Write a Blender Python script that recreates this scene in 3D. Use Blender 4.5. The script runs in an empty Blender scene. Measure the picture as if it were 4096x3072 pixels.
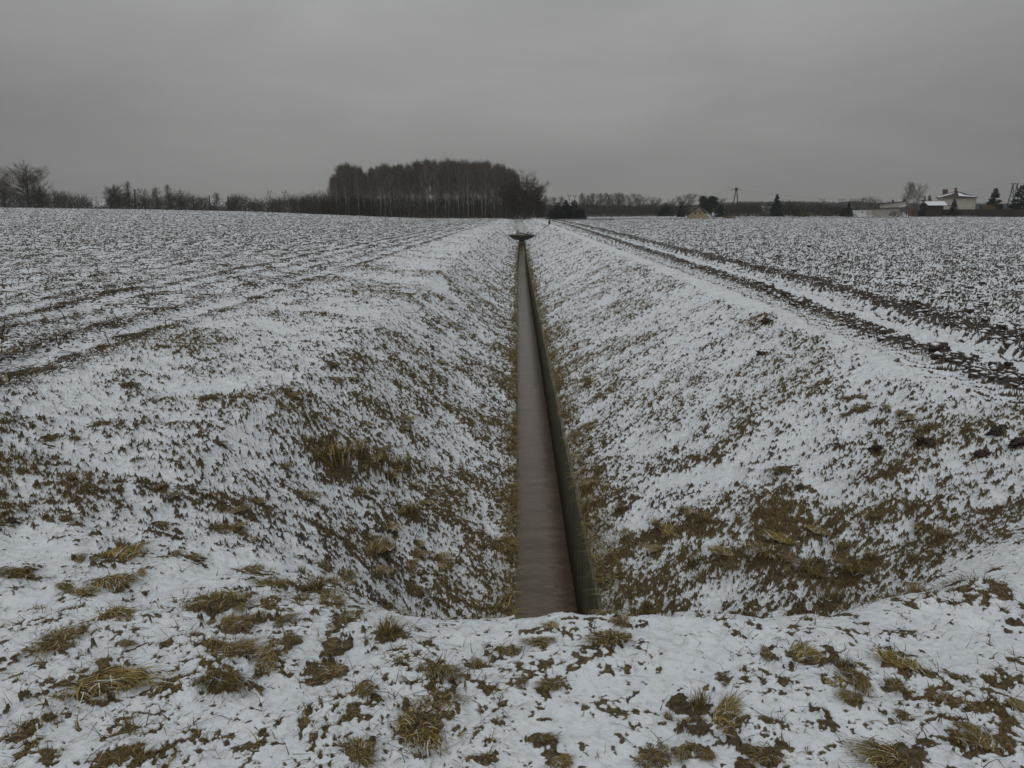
import bpy, math, random
import numpy as np
from mathutils import Vector, Matrix

scene = bpy.context.scene
# ------------------------------------------------------------------ camera
F = 3200.0 / 4096.0            # focal length in picture widths
EYE = 1.7
PITCH = math.atan((1536 - 850) / 3200.0)
SP, CP = math.sin(PITCH), math.cos(PITCH)
cam_d = bpy.data.cameras.new("camera")
cam_d.sensor_width = 36.0
cam_d.lens = 36.0 * F
cam_d.clip_start = 0.05
cam_d.clip_end = 20000
cam = bpy.data.objects.new("camera", cam_d)
scene.collection.objects.link(cam)
cam.location = (0, 0, EYE)
cam.rotation_euler = (math.pi / 2 - PITCH, 0, 0)
scene.camera = cam
# ------------------------------------------------------------------ overcast sky, soft sun
SUN_EL, SUN_AZ = math.radians(52), math.radians(200)
scene.view_settings.view_transform = 'Standard'
scene.view_settings.look = 'None'
scene.view_settings.exposure = 0.0
scene.view_settings.gamma = 1.0
world = bpy.data.worlds.new("World")
scene.world = world
world.use_nodes = True
wt = world.node_tree
wt.nodes.clear()


def N(tree, typ, **kw):
    n = tree.nodes.new(typ)
    for k, v in kw.items():
        if k in ('inputs',):
            for i, val in v.items():
                n.inputs[i].default_value = val
        else:
            setattr(n, k, v)
    return n


def build_world():
    L = wt.links.new
    out = N(wt, 'ShaderNodeOutputWorld')
    bg = N(wt, 'ShaderNodeBackground', inputs={1: 0.1})
    sky = N(wt, 'ShaderNodeTexSky', sky_type='NISHITA', sun_disc=False, sun_elevation=SUN_EL,
            sun_rotation=SUN_AZ, dust_density=4.0, air_density=1.5)
    hsv = N(wt, 'ShaderNodeHueSaturation', inputs={1: 0.05, 2: 0.75})
    L(sky.outputs[0], hsv.inputs['Color'])
    tc = N(wt, 'ShaderNodeTexCoord')
    sep = N(wt, 'ShaderNodeSeparateXYZ')
    L(tc.outputs['Generated'], sep.inputs[0])
    # cloud deck brightness by height above the horizon (thick grey stratus, thinner overhead)
    ramp = N(wt, 'ShaderNodeValToRGB')
    cr = ramp.color_ramp
    stops = [(0.0, 2.72, 2.75, 2.58), (0.05, 2.72, 2.76, 2.66), (0.115, 3.02, 3.06, 2.99), (0.22, 3.62, 3.67, 3.63),
             (0.36, 3.7, 3.78, 3.8), (0.65, 4.4, 4.52, 4.62), (1.0, 5.2, 5.35, 5.5)]
    while len(cr.elements) < len(stops):
        cr.elements.new(0.5)
    for e, (p, r, g, b) in zip(cr.elements, stops):
        e.position = p
        e.color = (r / 8, g / 8, b / 8, 1)
    L(sep.outputs['Z'], ramp.inputs[0])
    sc = N(wt, 'ShaderNodeVectorMath', operation='MULTIPLY', inputs={1: (1.6, 1.6, 7.0)})
    L(tc.outputs['Generated'], sc.inputs[0])
    noi = N(wt, 'ShaderNodeTexNoise', inputs={'Scale': 1.7, 'Detail': 5.0, 'Roughness': 0.5, 'Distortion': 0.3})
    L(sc.outputs[0], noi.inputs['Vector'])
    mr = N(wt, 'ShaderNodeMapRange', inputs={1: 0.3, 2: 0.7, 3: 7.15, 4: 8.95})
    L(noi.outputs[0], mr.inputs[0])
    mul = N(wt, 'ShaderNodeMix', data_type='RGBA', blend_type='MULTIPLY', inputs={0: 1.0})
    # lens vignetting painted into the sky: darker to either side of the axis
    xx = N(wt, 'ShaderNodeMath', operation='MULTIPLY')
    L(sep.outputs['X'], xx.inputs[0]); L(sep.outputs['X'], xx.inputs[1])
    side = N(wt, 'ShaderNodeMapRange', inputs={1: 0.0, 2: 0.34, 3: 1.0, 4: 0.72})
    L(xx.outputs[0], side.inputs[0])
    ms = N(wt, 'ShaderNodeMath', operation='MULTIPLY')
    L(mr.outputs[0], ms.inputs[0]); L(side.outputs[0], ms.inputs[1])
    L(ramp.outputs[0], mul.inputs[6])
    L(ms.outputs[0], mul.inputs[7])
    mix = N(wt, 'ShaderNodeMix', data_type='RGBA', inputs={0: 0.92})
    L(hsv.outputs[0], mix.inputs[6])
    L(mul.outputs[2], mix.inputs[7])
    L(mix.outputs[2], bg.inputs[0])
    L(bg.outputs[0], out.inputs[0])


build_world()
sun_d = bpy.data.lights.new("sun", 'SUN')
sun_d.energy = 0.6
sun_d.angle = math.radians(70)
sun_d.color = (1.0, 0.98, 0.95)
sun = bpy.data.objects.new("sun", sun_d)
scene.collection.objects.link(sun)
sd = Vector((math.cos(SUN_EL) * math.sin(SUN_AZ), math.cos(SUN_EL) * math.cos(SUN_AZ), math.sin(SUN_EL)))
sun.rotation_euler = sd.to_track_quat('Z', 'Y').to_euler()

# ------------------------------------------------------------------ helpers
rng = np.random.default_rng(7)
COL = scene.collection


def tag(o, label=None, cat=None, group=None, kind=None):
    if label: o['label'] = label
    if cat: o['category'] = cat
    if group: o['group'] = group
    if kind: o['kind'] = kind
    return o


def empty(name, loc=(0, 0, 0), rz=0.0, **kw):
    o = bpy.data.objects.new(name, None)
    COL.objects.link(o)
    o.location = loc
    o.rotation_euler = (0, 0, rz)
    o.empty_display_size = 0.2
    return tag(o, **kw)


def mesh_np(name, V, Fc, smooth=False, attrs=None, cols=None):
    """V (n,3); Fc list of (m,k) index arrays (k = 3 or 4)."""
    me = bpy.data.meshes.new(name)
    V = np.ascontiguousarray(V, dtype=np.float32)
    if not isinstance(Fc, (list, tuple)) or np.ndim(Fc[0]) == 1:
        Fc = [Fc]
    Fc = [np.asarray(f, dtype=np.int32) for f in Fc if len(f)]
    me.vertices.add(len(V))
    me.vertices.foreach_set('co', V.ravel())
    idx = np.concatenate([f.ravel() for f in Fc])
    tot = np.concatenate([np.full(len(f), f.shape[1], dtype=np.int32) for f in Fc])
    st = np.concatenate([[0], np.cumsum(tot)[:-1]]).astype(np.int32)
    me.loops.add(len(idx))
    me.loops.foreach_set('vertex_index', idx)
    me.polygons.add(len(tot))
    me.polygons.foreach_set('loop_start', st)
    me.polygons.foreach_set('loop_total', tot)
    me.polygons.foreach_set('use_smooth', np.full(len(tot), smooth, dtype=bool))
    for k, a in (attrs or {}).items():
        at = me.attributes.new(k, 'FLOAT', 'POINT')
        at.data.foreach_set('value', np.ascontiguousarray(a, dtype=np.float32))
    for k, c in (cols or {}).items():
        at = me.attributes.new(k, 'FLOAT_COLOR', 'POINT')
        c = np.asarray(c, dtype=np.float32)
        c4 = np.ones((len(V), 4), dtype=np.float32)
        c4[:, :3] = c
        at.data.foreach_set('color', c4.ravel())
    me.update()
    me.validate()
    return me


def link(name, me, mat, parent=None, loc=None):
    o = bpy.data.objects.new(name, me)
    COL.objects.link(o)
    if mat is not None and not me.materials:
        me.materials.append(mat)
    if parent is not None: o.parent = parent
    if loc is not None: o.location = loc
    return o


class MB:
    """collects simple solids into one mesh"""
    def __init__(s):
        s.V, s.F3, s.F4, s.n = [], [], [], 0

    def add(s, V, F4=(), F3=()):
        V = np.asarray(V, dtype=float)
        s.V.append(V)
        if len(F4): s.F4.append(np.asarray(F4) + s.n)
        if len(F3): s.F3.append(np.asarray(F3) + s.n)
        s.n += len(V)

    def box(s, c, size, rz=0.0):
        hx, hy, hz = np.array(size) / 2
        P = np.array([[x, y, z] for z in (-hz, hz) for y in (-hy, hy) for x in (-hx, hx)])
        if rz:
            ca, sa = math.cos(rz), math.sin(rz)
            P = np.c_[P[:, 0] * ca - P[:, 1] * sa, P[:, 0] * sa + P[:, 1] * ca, P[:, 2]]
        s.add(P + np.array(c), [[0, 2, 3, 1], [4, 5, 7, 6], [0, 1, 5, 4], [2, 6, 7, 3], [0, 4, 6, 2], [1, 3, 7, 5]])
        return s

    def hexa(s, P):
        s.add(P, [[0, 2, 3, 1], [4, 5, 7, 6], [0, 1, 5, 4], [2, 6, 7, 3], [0, 4, 6, 2], [1, 3, 7, 5]])
        return s

    def prism(s, poly_xz, y0, y1):
        n = len(poly_xz)
        A = [[x, y0, z] for x, z in poly_xz] + [[x, y1, z] for x, z in poly_xz]
        q = [[i, (i + 1) % n, (i + 1) % n + n, i + n] for i in range(n)]
        t = [[0, i + 1, i] for i in range(1, n - 1)] + [[n, n + i, n + i + 1] for i in range(1, n - 1)]
        s.add(A, q, t)
        return s

    def bar(s, a, b, r0, r1=None, k=6):
        r1 = r0 if r1 is None else r1
        a, b = np.array(a, float), np.array(b, float)
        d = b - a
        d /= np.linalg.norm(d) + 1e-9
        u = np.cross(d, [0, 0, 1.0] if abs(d[2]) < .9 else [1.0, 0, 0])
        u /= np.linalg.norm(u)
        w = np.cross(d, u)
        an = np.arange(k) * 2 * math.pi / k
        ring = np.cos(an)[:, None] * u + np.sin(an)[:, None] * w
        V = np.r_[a + ring * r0, b + ring * r1, [a], [b]]
        q = [[i, (i + 1) % k, (i + 1) % k + k, i + k] for i in range(k)]
        t = [[2 * k, (i + 1) % k, i] for i in range(k)] + [[2 * k + 1, i + k, (i + 1) % k + k] for i in range(k)]
        s.add(V, q, t)
        return s

    def build(s, name, mat, parent=None, smooth=False, loc=None):
        V = np.concatenate(s.V)
        fs = []
        if s.F4: fs.append(np.concatenate(s.F4))
        if s.F3: fs.append(np.concatenate(s.F3))
        return link(name, mesh_np(name, V, fs, smooth), mat, parent, loc)


def smooth01(a, b, x):
    t = np.clip((np.asarray(x, float) - a) / (b - a), 0, 1)
    return t * t * (3 - 2 * t)


_G = rng.normal(size=(512, 2))
_G /= np.linalg.norm(_G, axis=1)[:, None]


def perlin(x, y, seed=0):
    xi, yi = np.floor(x), np.floor(y)
    fx, fy = (x - xi).astype(np.float32), (y - yi).astype(np.float32)
    xi = xi.astype(np.int64)
    yi = yi.astype(np.int64)

    def g(ix, iy, dx, dy):
        h = (ix * 374761393 + iy * 668265263 + seed * 1442695041) & 0x7fffffff
        h = ((h ^ (h >> 13)) * 1274126177) & 0x7fffffff
        h = (h ^ (h >> 16)) & 511
        return _G[h, 0].astype(np.float32) * dx + _G[h, 1].astype(np.float32) * dy
    u = fx * fx * fx * (fx * (fx * 6 - 15) + 10)
    v = fy * fy * fy * (fy * (fy * 6 - 15) + 10)
    a = g(xi, yi, fx, fy)
    b = g(xi + 1, yi, fx - 1, fy)
    c = g(xi, yi + 1, fx, fy - 1)
    d = g(xi + 1, yi + 1, fx - 1, fy - 1)
    return (a + (b - a) * u) + ((c + (d - c) * u) - (a + (b - a) * u)) * v


def fbm(x, y, sc, octv=4, seed=0, rough=.55):
    o, amp, s = 0, 1.0, 0.0
    for i in range(octv):
        o = o + amp * perlin(x * sc + 17.3 * i, y * sc - 9.1 * i, seed + i * 7)
        s += amp * amp
        amp *= rough
        sc *= 2.03
    return o / math.sqrt(s) / 0.27          # about unit variance


def phi(n):                                  # gaussian -> uniform
    return 1 / (1 + np.exp(-1.702 * n))


# ------------------------------------------------------------------ the lie of the land
SL, SR = -0.01, 0.70         # channel walls (inner face left, outer edge right) as offset from the channel line
ZW, ZWATER, ZBED = -1.42, -2.62, -2.95
WEIR_Y = 108.0


def cx(y):
    return .0067 * y + .25 * smooth01(50, 112, y)


def track_line(y):
    return np.interp(y, [0, 7.5, 11, 19, 42, 80, 200], [4.80, 4.88, 4.98, 5.45, 5.87, 6.6, 7.5]) - 5.12


def crest(s):
    return 3.03 + .14 * smooth01(.2, 2.2, s) + .55 * smooth01(1.9, 3.2, s) + .35 * smooth01(-.5, -3, s) + .06 * np.sin(s * 3.1 + .5)


def zbase(x, y):
    x = np.asarray(x, float)
    y = np.asarray(y, float)
    s = x - cx(y)
    w = smooth01(88, 104, y)                       # ditch widens and drops a little at the weir
    beyond = smooth01(110.5, 114, y)
    zb = ZW - .45 * w + .95 * beyond
    rr0 = SR + w * 1.1
    ll0 = SL + w * -1.3
    tr = np.clip((s - rr0) / (4.25 - rr0), 0, 1)
    tl = np.clip((ll0 - s) / (4.1 + ll0), 0, 1)
    tl2 = np.clip((ll0 - s) / (2.35 + ll0 * .55), 0, 1)
    pr = np.where(s > .3, (1 - tr) ** 1.45, .80 * (1 - tl2 * tl2 * (1.35 - .35 * tl2)) * (1 - .35 * tl2) + .20 * (1 - tl) ** 1.6)
    end = smooth01(228, 205, y)
    ss = crest(s)
    Ln = 3.7 - 2.2 * smooth01(-1.6, .1, s)
    E = smooth01(0, 1, (y - ss) / Ln)
    z = zb * pr * E * end
    inch = (s > SL + .002) & (s < SR - .002) & (beyond < .5)
    z = np.where(inch, np.minimum(z, ZBED * smooth01(0, 1, (y - ss) / 1.3) * np.where(y < 110.6, 1, 0) + z * np.where(y < 110.6, 0, 1)), z)
    # fields
    rise = np.interp(-x, [0, 10, 24, 51, 72, 100, 141, 400], [0, -.1, -.1, .95, 1.75, 2.3, 2.8, 4.0]) * smooth01(25, 215, y)
    z = z + np.where(x < 0, rise, 0)
    z = z + .22 * smooth01(-3.4, -7.5, s) * smooth01(2, 6, y)
    z = z + .45 * smooth01(25, 75, x) * smooth01(120, 240, y)
    z = z - 1.6 * smooth01(222, 250, y) * smooth01(-25, -50, x) + 7.2 * smooth01(275, 430, y) * smooth01(-60, -95, x)        # the left field falls away behind its far edge
    # camber of the rims
    z = z + .10 * np.exp(-((s - 4.0) / .7) ** 2) * E + .05 * np.exp(-((s + 4.3) / .6) ** 2) * E
    return z


def px(u, v, y=None):
    """direction of the ray through photo pixel (u, v); with y given, the point at that distance"""
    a, b = (u - 2048) / 3200.0, (1536 - v) / 3200.0
    d = np.array([a, CP + b * SP, -SP + b * CP])
    if y is not None:
        p = d * (y / d[1])
        return np.array([p[0], y, EYE + p[2]])
    return d


def ground_at(u, v, tmax=260.0):
    d = px(u, v)
    ts = np.concatenate([np.arange(1.5, 12, .01), np.arange(12, tmax, .1)])
    X, Y, Z = d[0] * ts, d[1] * ts, EYE + d[2] * ts
    h = zbase(X, Y)
    k = np.argmax(Z < h)
    return np.array([X[k], Y[k], h[k]])


# ------------------------------------------------------------------ where tussocks stand (photo pixels -> ground)
# (u, v, width px, style, tone)   style 0 combed flat, 1 mound, 2 upright, 3 clod
TUSS = [
 (437,2323,170,0,1.1),(260,2340,80,0,.9),(223,2602,200,1,.8),(475,2486,160,0,1.1),(423,2785,270,0,1.25),(507,2612,70,0,.8),
 (884,2445,220,1,.85),(930,2548,170,0,.85),(930,2672,160,0,.9),(884,2785,190,0,.6),(126,2965,110,3,.8),(205,2936,80,3,.8),
 (516,2985,90,3,.7),(344,2372,90,0,.95),(1260,2356,140,2,.9),(1321,2436,150,1,.9),(1372,2492,110,1,.75),(1200,2422,90,1,.8),
 (1558,2572,180,2,1.0),(1028,2524,100,1,.85),(1135,2524,90,0,.8),(1153,2608,100,1,.85),(1344,2606,100,0,.8),(1084,2692,140,0,.95),
 (1335,2732,150,0,1.0),(1912,2698,95,1,.9),(1763,2758,150,0,.7),(1600,2726,70,2,.8),(1451,2842,100,0,.85),(1680,2960,280,1,.95),
 (1768,2860,120,1,.95),(1437,3056,150,1,.9),(1656,2368,100,1,.7),(2042,2632,95,1,.85),(2153,2608,100,1,.9),(2209,2552,70,0,1.15),
 (2433,2606,170,1,.85),(2479,2530,95,1,.9),(2419,2486,70,1,.8),(2582,2462,80,2,.8),(2205,2772,120,1,.8),(2084,2772,60,1,.7),
 (2158,2964,90,0,.7),(2242,3056,120,0,1.0),(2791,2850,150,2,1.0),(2893,2886,170,0,1.05),(2614,3040,150,1,.8),(2716,3014,110,0,.85),
 (2819,3000,90,0,.75),(2893,2730,36,1,.7),(3208,2655,160,0,1.2),(3069,2655,90,0,.8),(3595,2722,150,0,1.1),(3420,2752,140,0,.75),
 (3406,2842,110,0,1.0),(3575,2800,90,1,.8),(3817,2868,110,0,.85),(4055,2870,90,0,1.1),(3817,2762,70,1,.7),(3609,2910,70,0,.75),
 (3842,2964,70,0,.85),(3907,3034,170,0,.8),(3570,3050,250,0,1.0),(3084,3018,150,1,.8),(4045,2524,70,3,.8),(3386,2474,90,3,.8),
 (3317,2446,110,2,.85),(1330,1870,250,2,1.05),(1210,1985,130,1,.8),(490,2215,170,0,1.15),(1480,2185,150,1,.7),(930,2115,120,0,1.1),
 (1030,2010,100,0,.95),(640,1985,90,2,.9),(640,2090,70,1,.85),(1170,1612,90,1,.85),(1330,1466,80,1,.8),(1640,1196,60,1,.95),
 (1450,1860,130,2,1.05),(1600,1890,120,2,1.05),(1290,2245,100,1,.7),(960,2070,80,1,1.0),(1650,2080,120,2,.8),(1540,2230,120,1,.6),
 (3650,1246,60,3,1.3),(3068,1310,40,3,.7),(3057,1420,50,3,.7),(3295,1543,60,0,1.1),(3446,1632,75,1,.95),(3387,1658,60,1,.8),
 (3403,1592,55,0,.95),(3511,1680,55,0,.9),(3619,1694,60,0,1.0),(3710,1742,120,1,.75),(3720,1810,90,3,.7),(3500,1825,55,3,.7),
 (3935,1832,70,3,.75),(3990,1758,70,3,.7),(4070,1800,80,3,.6),(3125,1885,110,1,.6),(3200,1962,50,3,.7),(3510,2090,90,1,.8),
 (3760,2190,120,2,1.0),(3660,2400,110,2,1.15),(2350,1550,60,1,.75),(2355,1700,60,1,.7),(2400,1880,70,1,.7),(2370,1940,80,1,.75),
 (2730,2060,90,2,.75),(2480,2050,90,2,.7),(2900,2260,150,1,.8),(3080,2260,170,1,.75),(3250,2300,150,1,.7),(3420,2310,170,1,.7),
 (2620,2160,110,2,.75),(700,2010,60,0,.9),(300,1760,60,1,.8),(410,1706,70,1,.75),(200,1757,80,1,.75),(40,2125,55,3,.8),
 (290,1960,70,1,.8),(80,2300,150,0,.75),(1010,2280,110,0,.8),(1110,2345,110,0,.8),(700,2205,60,0,.9),(760,2210,80,0,.9),
 (1140,1580,70,1,.9),(850,1620,70,1,.8),(880,1780,60,1,.8),(520,1560,70,1,.8),(690,1700,60,1,.75),
]
NPLACED = len(TUSS)
_cl = [(1330,1850,5,110),(1480,1870,5,100),(1600,1900,5,90),(1650,2010,4,90),(1520,2200,6,120),(1430,2300,5,110),(1650,2260,5,100),(960,2100,4,80),
       (470,2260,4,110),(1180,1640,4,80),(1350,1500,5,70),(1560,1700,5,80),(1700,1500,5,60),(1850,1350,5,50),(1900,1250,4,40),(1750,1300,4,45),
       (2385,1750,6,60),(2330,1400,4,45),(2420,1950,4,70),(2700,2150,5,110),(2950,2250,3,120),(3200,2250,4,120),(3400,2280,4,120),(2550,2300,2,100),
       (3650,2180,3,100),(3600,1650,5,70),(3450,1600,4,60),(1280,2340,4,100),(860,2440,4,90),(240,2560,4,80),(3300,2720,4,90),(2750,2960,4,90)]
_r = random.Random(5)
for (u, v, n, w) in _cl:
    for k in range(n):
        TUSS.append((u + _r.gauss(0, w * .75), v + _r.gauss(0, w * .45), w * _r.uniform(.5, 1.05), _r.choice([0, 0, 1, 2, 2] if v > 1800 else [0, 1, 1]),
                     _r.uniform(.8, 1.35)))
TP = []
for (u, v, wpx, st, tn) in TUSS:
    p = ground_at(u, v)
    zc = p[1] * CP + (EYE - p[2]) * SP
    TP.append((p[0], p[1], max(.03, .5 * wpx / 3200 * zc), st, tn))

# ------------------------------------------------------------------ ground sheet, graded by distance
def field_layers(X, Y):
    """height, bare (0..1 exposure) and straw (0..1: soil -> dead grass) at ground points"""
    S = X - cx(Y)
    Z = zbase(X, Y)
    z_c = crest(S)
    verge = 1 - smooth01(0, 1.0, Y - z_c - .2)
    rf = smooth01(4.7, 5.4, S - track_line(Y)) * (1 - verge) * (Y < 500)
    lf = smooth01(-4.4, -5.2, S) * (1 - verge)
    shoulder = np.exp(-((S - 4.15) / .28) ** 2) * smooth01(6, 11, Y)
    bank = np.clip(1 - verge - rf - lf, 0, 1)
    left = smooth01(.4, 0, S)
    wx = X + .022 * fbm(X, Y, 3.0, 2, 51)
    wy = Y + .022 * fbm(X, Y, 3.0, 2, 61)
    n0 = fbm(X, Y, .45, 3, 1)              # broad patches, 2 m
    n1 = fbm(wx, wy, 2.2, 3, 11)           # half-metre patches
    # blades on the banks lie down the slope
    sk = np.where(left > .5, 1, -1) * bank
    ax = wx + .0 * wy
    ay = wy + .40 * sk * wx
    fq = 1 + .55 * (1 - verge) + .55 * rf + .2 * lf
    n2 = fbm(ax * (1 - .15 * bank) * fq, ay * (1 + .1 * bank) * fq, 9.0, 4, 21, .62)    # flecks
    n3 = fbm(wx, wy, 24.0, 3, 31, .6)      # fine flecks
    n4 = fbm(X, Y, 60.0, 2, 41, .6)
    # --- coverage of bare ground by place
    near_wall = np.exp(-np.clip(np.where(left > .5, SL - S, S - SR), 0, 9) / .45) * bank
    cov = verge * (.175 + .06 * np.clip(n1, -1.5, 2) + .03 * n0) + .47 * rf + .38 * lf
    cov = cov + bank * np.where(left > .5, .21 + .12 * smooth01(-2.7, -1.7, S) + .06 * n0, .27 + .05 * n0)
    cov = cov + near_wall * .28
    patch = bank * (1 - left) * smooth01(3.2, 4.0, Y) * smooth01(8.6, 6.0, Y - .3 * S) * smooth01(3.0, 2.1, S)
    cov = cov + (.07 + .13 * n1 + .09 * n0) * patch
    cov = cov + bank * left * smooth01(11, 6, Y) * smooth01(-3.2, -1.6, S) * .0
    cov = cov + .035 * n0 * (1 - rf)
    # stubble rows on the left field, about 0.75 m apart
    rowph = (S + 4.9 + .05 * n1 + .06 * np.sin(Y * .21)) / 0.82
    row = np.cos(2 * math.pi * rowph)
    cov = cov + lf * (.24 * row * (1 - .35 * smooth01(60, 180, Y)) * (.75 + .35 * np.cos(rowph * 2.09)) + .05 * smooth01(14, 50, Y) + .10 * smooth01(262, 300, Y))
    dark_row = np.exp(-((S + 5.0 + .07 * np.sin(Y * .35)) / .13) ** 2) * smooth01(5, 8, Y)
    cov = cov + .17 * dark_row * (1 + .7 * n1) + .12 * np.exp(-((S + 7.4 + .05 * np.sin(Y * .3)) / .16) ** 2) * smooth01(8, 12, Y)
    # tractor tracks along the right field edge
    def band(c, w):
        return np.exp(-np.abs((S - c) / w) ** 4)
    Sx = S - track_line(Y) + .03 * np.sin(Y * .31)
    ridge = np.exp(-((Sx - 5.1) / .29) ** 2) + 1.0 * np.exp(-((Sx - 6.75) / .3) ** 2)
    tr1, tr2 = np.exp(-np.abs((Sx - 4.66) / .27) ** 4), np.exp(-np.abs((Sx - 6.15) / .24) ** 4)
    smooth_tr = np.exp(-np.abs((Sx - 5.64) / .28) ** 4)
    on = (1 - verge)
    cov = cov + on * (.50 * ridge * smooth01(4.9, 6, Y) - .5 * smooth_tr - .30 * np.exp(-np.abs((S - 4.25) / .3) ** 4) * smooth01(5, 9, Y))
    fl = np.clip(rf + lf, 0, 1)
    far = smooth01(7, 18, Y)
    u2 = phi((.60 + .25 * far) * n2 + (.42 + .12 * fl * far) * n1 + .62 * n3 * (1 - .55 * far) + .25 * n4 * (1 - far))
    cov = cov + fl * .05 * n0
    lug1 = np.cos(2 * math.pi * (Y + .9 * np.abs(Sx - 4.5)) / .19)
    lug2 = np.cos(2 * math.pi * (Y - .8 * np.abs(Sx - 6.1)) / .21)
    lug = (tr1 * lug1 + tr2 * lug2) * on
    cov = cov + .75 * np.clip(-lug - .1, 0, 1) - .12 * np.clip(lug, 0, 1)
    cov = np.clip(cov, .02, .9)
    wd = .18 + .12 * smooth01(8, 50, Y)
    bare = smooth01(1 - cov - wd, 1 - cov + wd, u2)
    lgb = np.clip(tr1 + tr2, 0, 1) * on * (Y < 60) * smooth01(6.5, 8, Y)
    groove = smooth01(.05, -.6, lug / np.maximum(tr1 + tr2, .05)) * phi(n1 * .8 + 1.0)
    bare = bare * (1 - .75 * lgb) + lgb * groove * .8
    straw = np.clip((.48 + .2 * n1) * verge + bank * (.45 + .25 * n0) + near_wall * .25 + .25 * lf * phi(n1) - .6 * patch * 0 + .08 * patch, 0, 1)
    straw = np.where(rf > .5, .05 + .12 * phi(n0), straw) * (1 - .8 * np.clip(ridge, 0, 1) * on)
    # --- relief
    thick = .017 * verge + .012 * (1 - verge)
    med = .020 * n1 * (.5 + .5 * bank + .3 * verge) + .03 * n0 * (1 - rf)
    clod = np.abs(fbm(X, Y, 3.2, 3, 71, .6)) * .055 * rf
    rough = .006 * n2 + .0025 * n3
    H = med + clod + rough * (.45 + .8 * bare) + thick * (1 - bare) + .07 * ridge * on + .02 * lug
    H = H - .05 * (tr1 + tr2) * on - .03 * smooth_tr * on + .012 * dark_row + .03 * row * lf + bare * bank * (.014 + .014 * n3 + .01 * n4)
    # tussocks raise the ground and break the snow
    for ti, (tx, ty, r, st, tn) in enumerate(TP):
        if ti >= NPLACED:
            r = r * .6
        m = (np.abs(X - tx) < 2.2 * r) & (np.abs(Y - ty) < 2.2 * r)
        if not m.any():
            continue
        d = np.hypot(X[m] - tx, (Y[m] - ty) * 1.15) / r
        d = d * (1 + .26 * n1[m] + .32 * n2[m] + .22 * n3[m])
        k = smooth01(.95, .5, d)
        bare[m] = np.maximum(bare[m], k)
        straw[m] = np.maximum(straw[m], k * (.12 if st == 3 else .40))
        H[m] += r * (.42 if st == 3 else .26) * smooth01(1.25, .2, d)
    fade = smooth01(-.5, .5, S - SR) + smooth01(.5, -.5, S - SL)
    inch = (S > SL) & (S < SR) & (Y > z_c + .35) & (Y < 110.6)
    H = np.where(inch, 0, H)
    bed = (S > SL - .05) & (S < SR + .05) & (Y > 109)
    bare = np.where(bed, .46, bare)
    H = np.where(bed, .01, H)
    bare = np.where(inch, 1, bare)
    return Z + H, bare, straw


def build_ground():
    ys = [1.2]
    while ys[-1] < 560:
        y = ys[-1]
        dy = min(y * y / 1360.0 * .95, .0034 * y + .002) if y < 32 else .0075 * y
        dy = max(dy, .0035)
        if 3.0 < y < 5.2: dy = min(dy, .011)
        ys.append(y + dy)
    ys = np.array(ys)
    tf = np.r_[np.linspace(0, .70, 620), np.linspace(.71, 1.0, 40), np.linspace(1.05, 2.4, 24)]
    nc = 130
    rows = []
    yy = ys[:, None]
    left = cx(yy) + SL - (yy + .36) * tf[::-1][None, :]
    right = cx(yy) + SR + (yy + .36) * tf[None, :]
    mid = cx(yy) + np.linspace(SL, SR, nc)[1:-1][None, :]
    X = np.concatenate([left, mid, right], axis=1)
    Y = np.broadcast_to(yy, X.shape)
    nr, ncol = X.shape
    Xf, Yf = X.ravel().copy(), Y.ravel().copy()
    Z, bare, straw = field_layers(Xf, Yf)
    V = np.c_[Xf, Yf, Z]
    i = np.arange(nr - 1)[:, None] * ncol + np.arange(ncol - 1)[None, :]
    Fq = np.stack([i, i + 1, i + 1 + ncol, i + ncol], -1).reshape(-1, 4)
    me = mesh_np('ground', V, Fq, True, {'bare': bare, 'straw': straw})
    return V, me


def noise_mix(t, vec, scale, detail=3, rough=.6):
    n = N(t, 'ShaderNodeTexNoise', inputs={'Scale': scale, 'Detail': detail, 'Roughness': rough})
    t.links.new(vec, n.inputs['Vector'])
    return n.outputs[0]


def ramp(t, fac, stops):
    r = N(t, 'ShaderNodeValToRGB')
    while len(r.color_ramp.elements) < len(stops):
        r.color_ramp.elements.new(.5)
    for e, (p, c) in zip(r.color_ramp.elements, stops):
        e.position = p
        e.color = (*c, 1)
    t.links.new(fac, r.inputs[0])
    return r.outputs[0]


def new_mat(name):
    m = bpy.data.materials.new(name)
    m.use_nodes = True
    t = m.node_tree
    return m, t, t.nodes['Principled BSDF']


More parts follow.
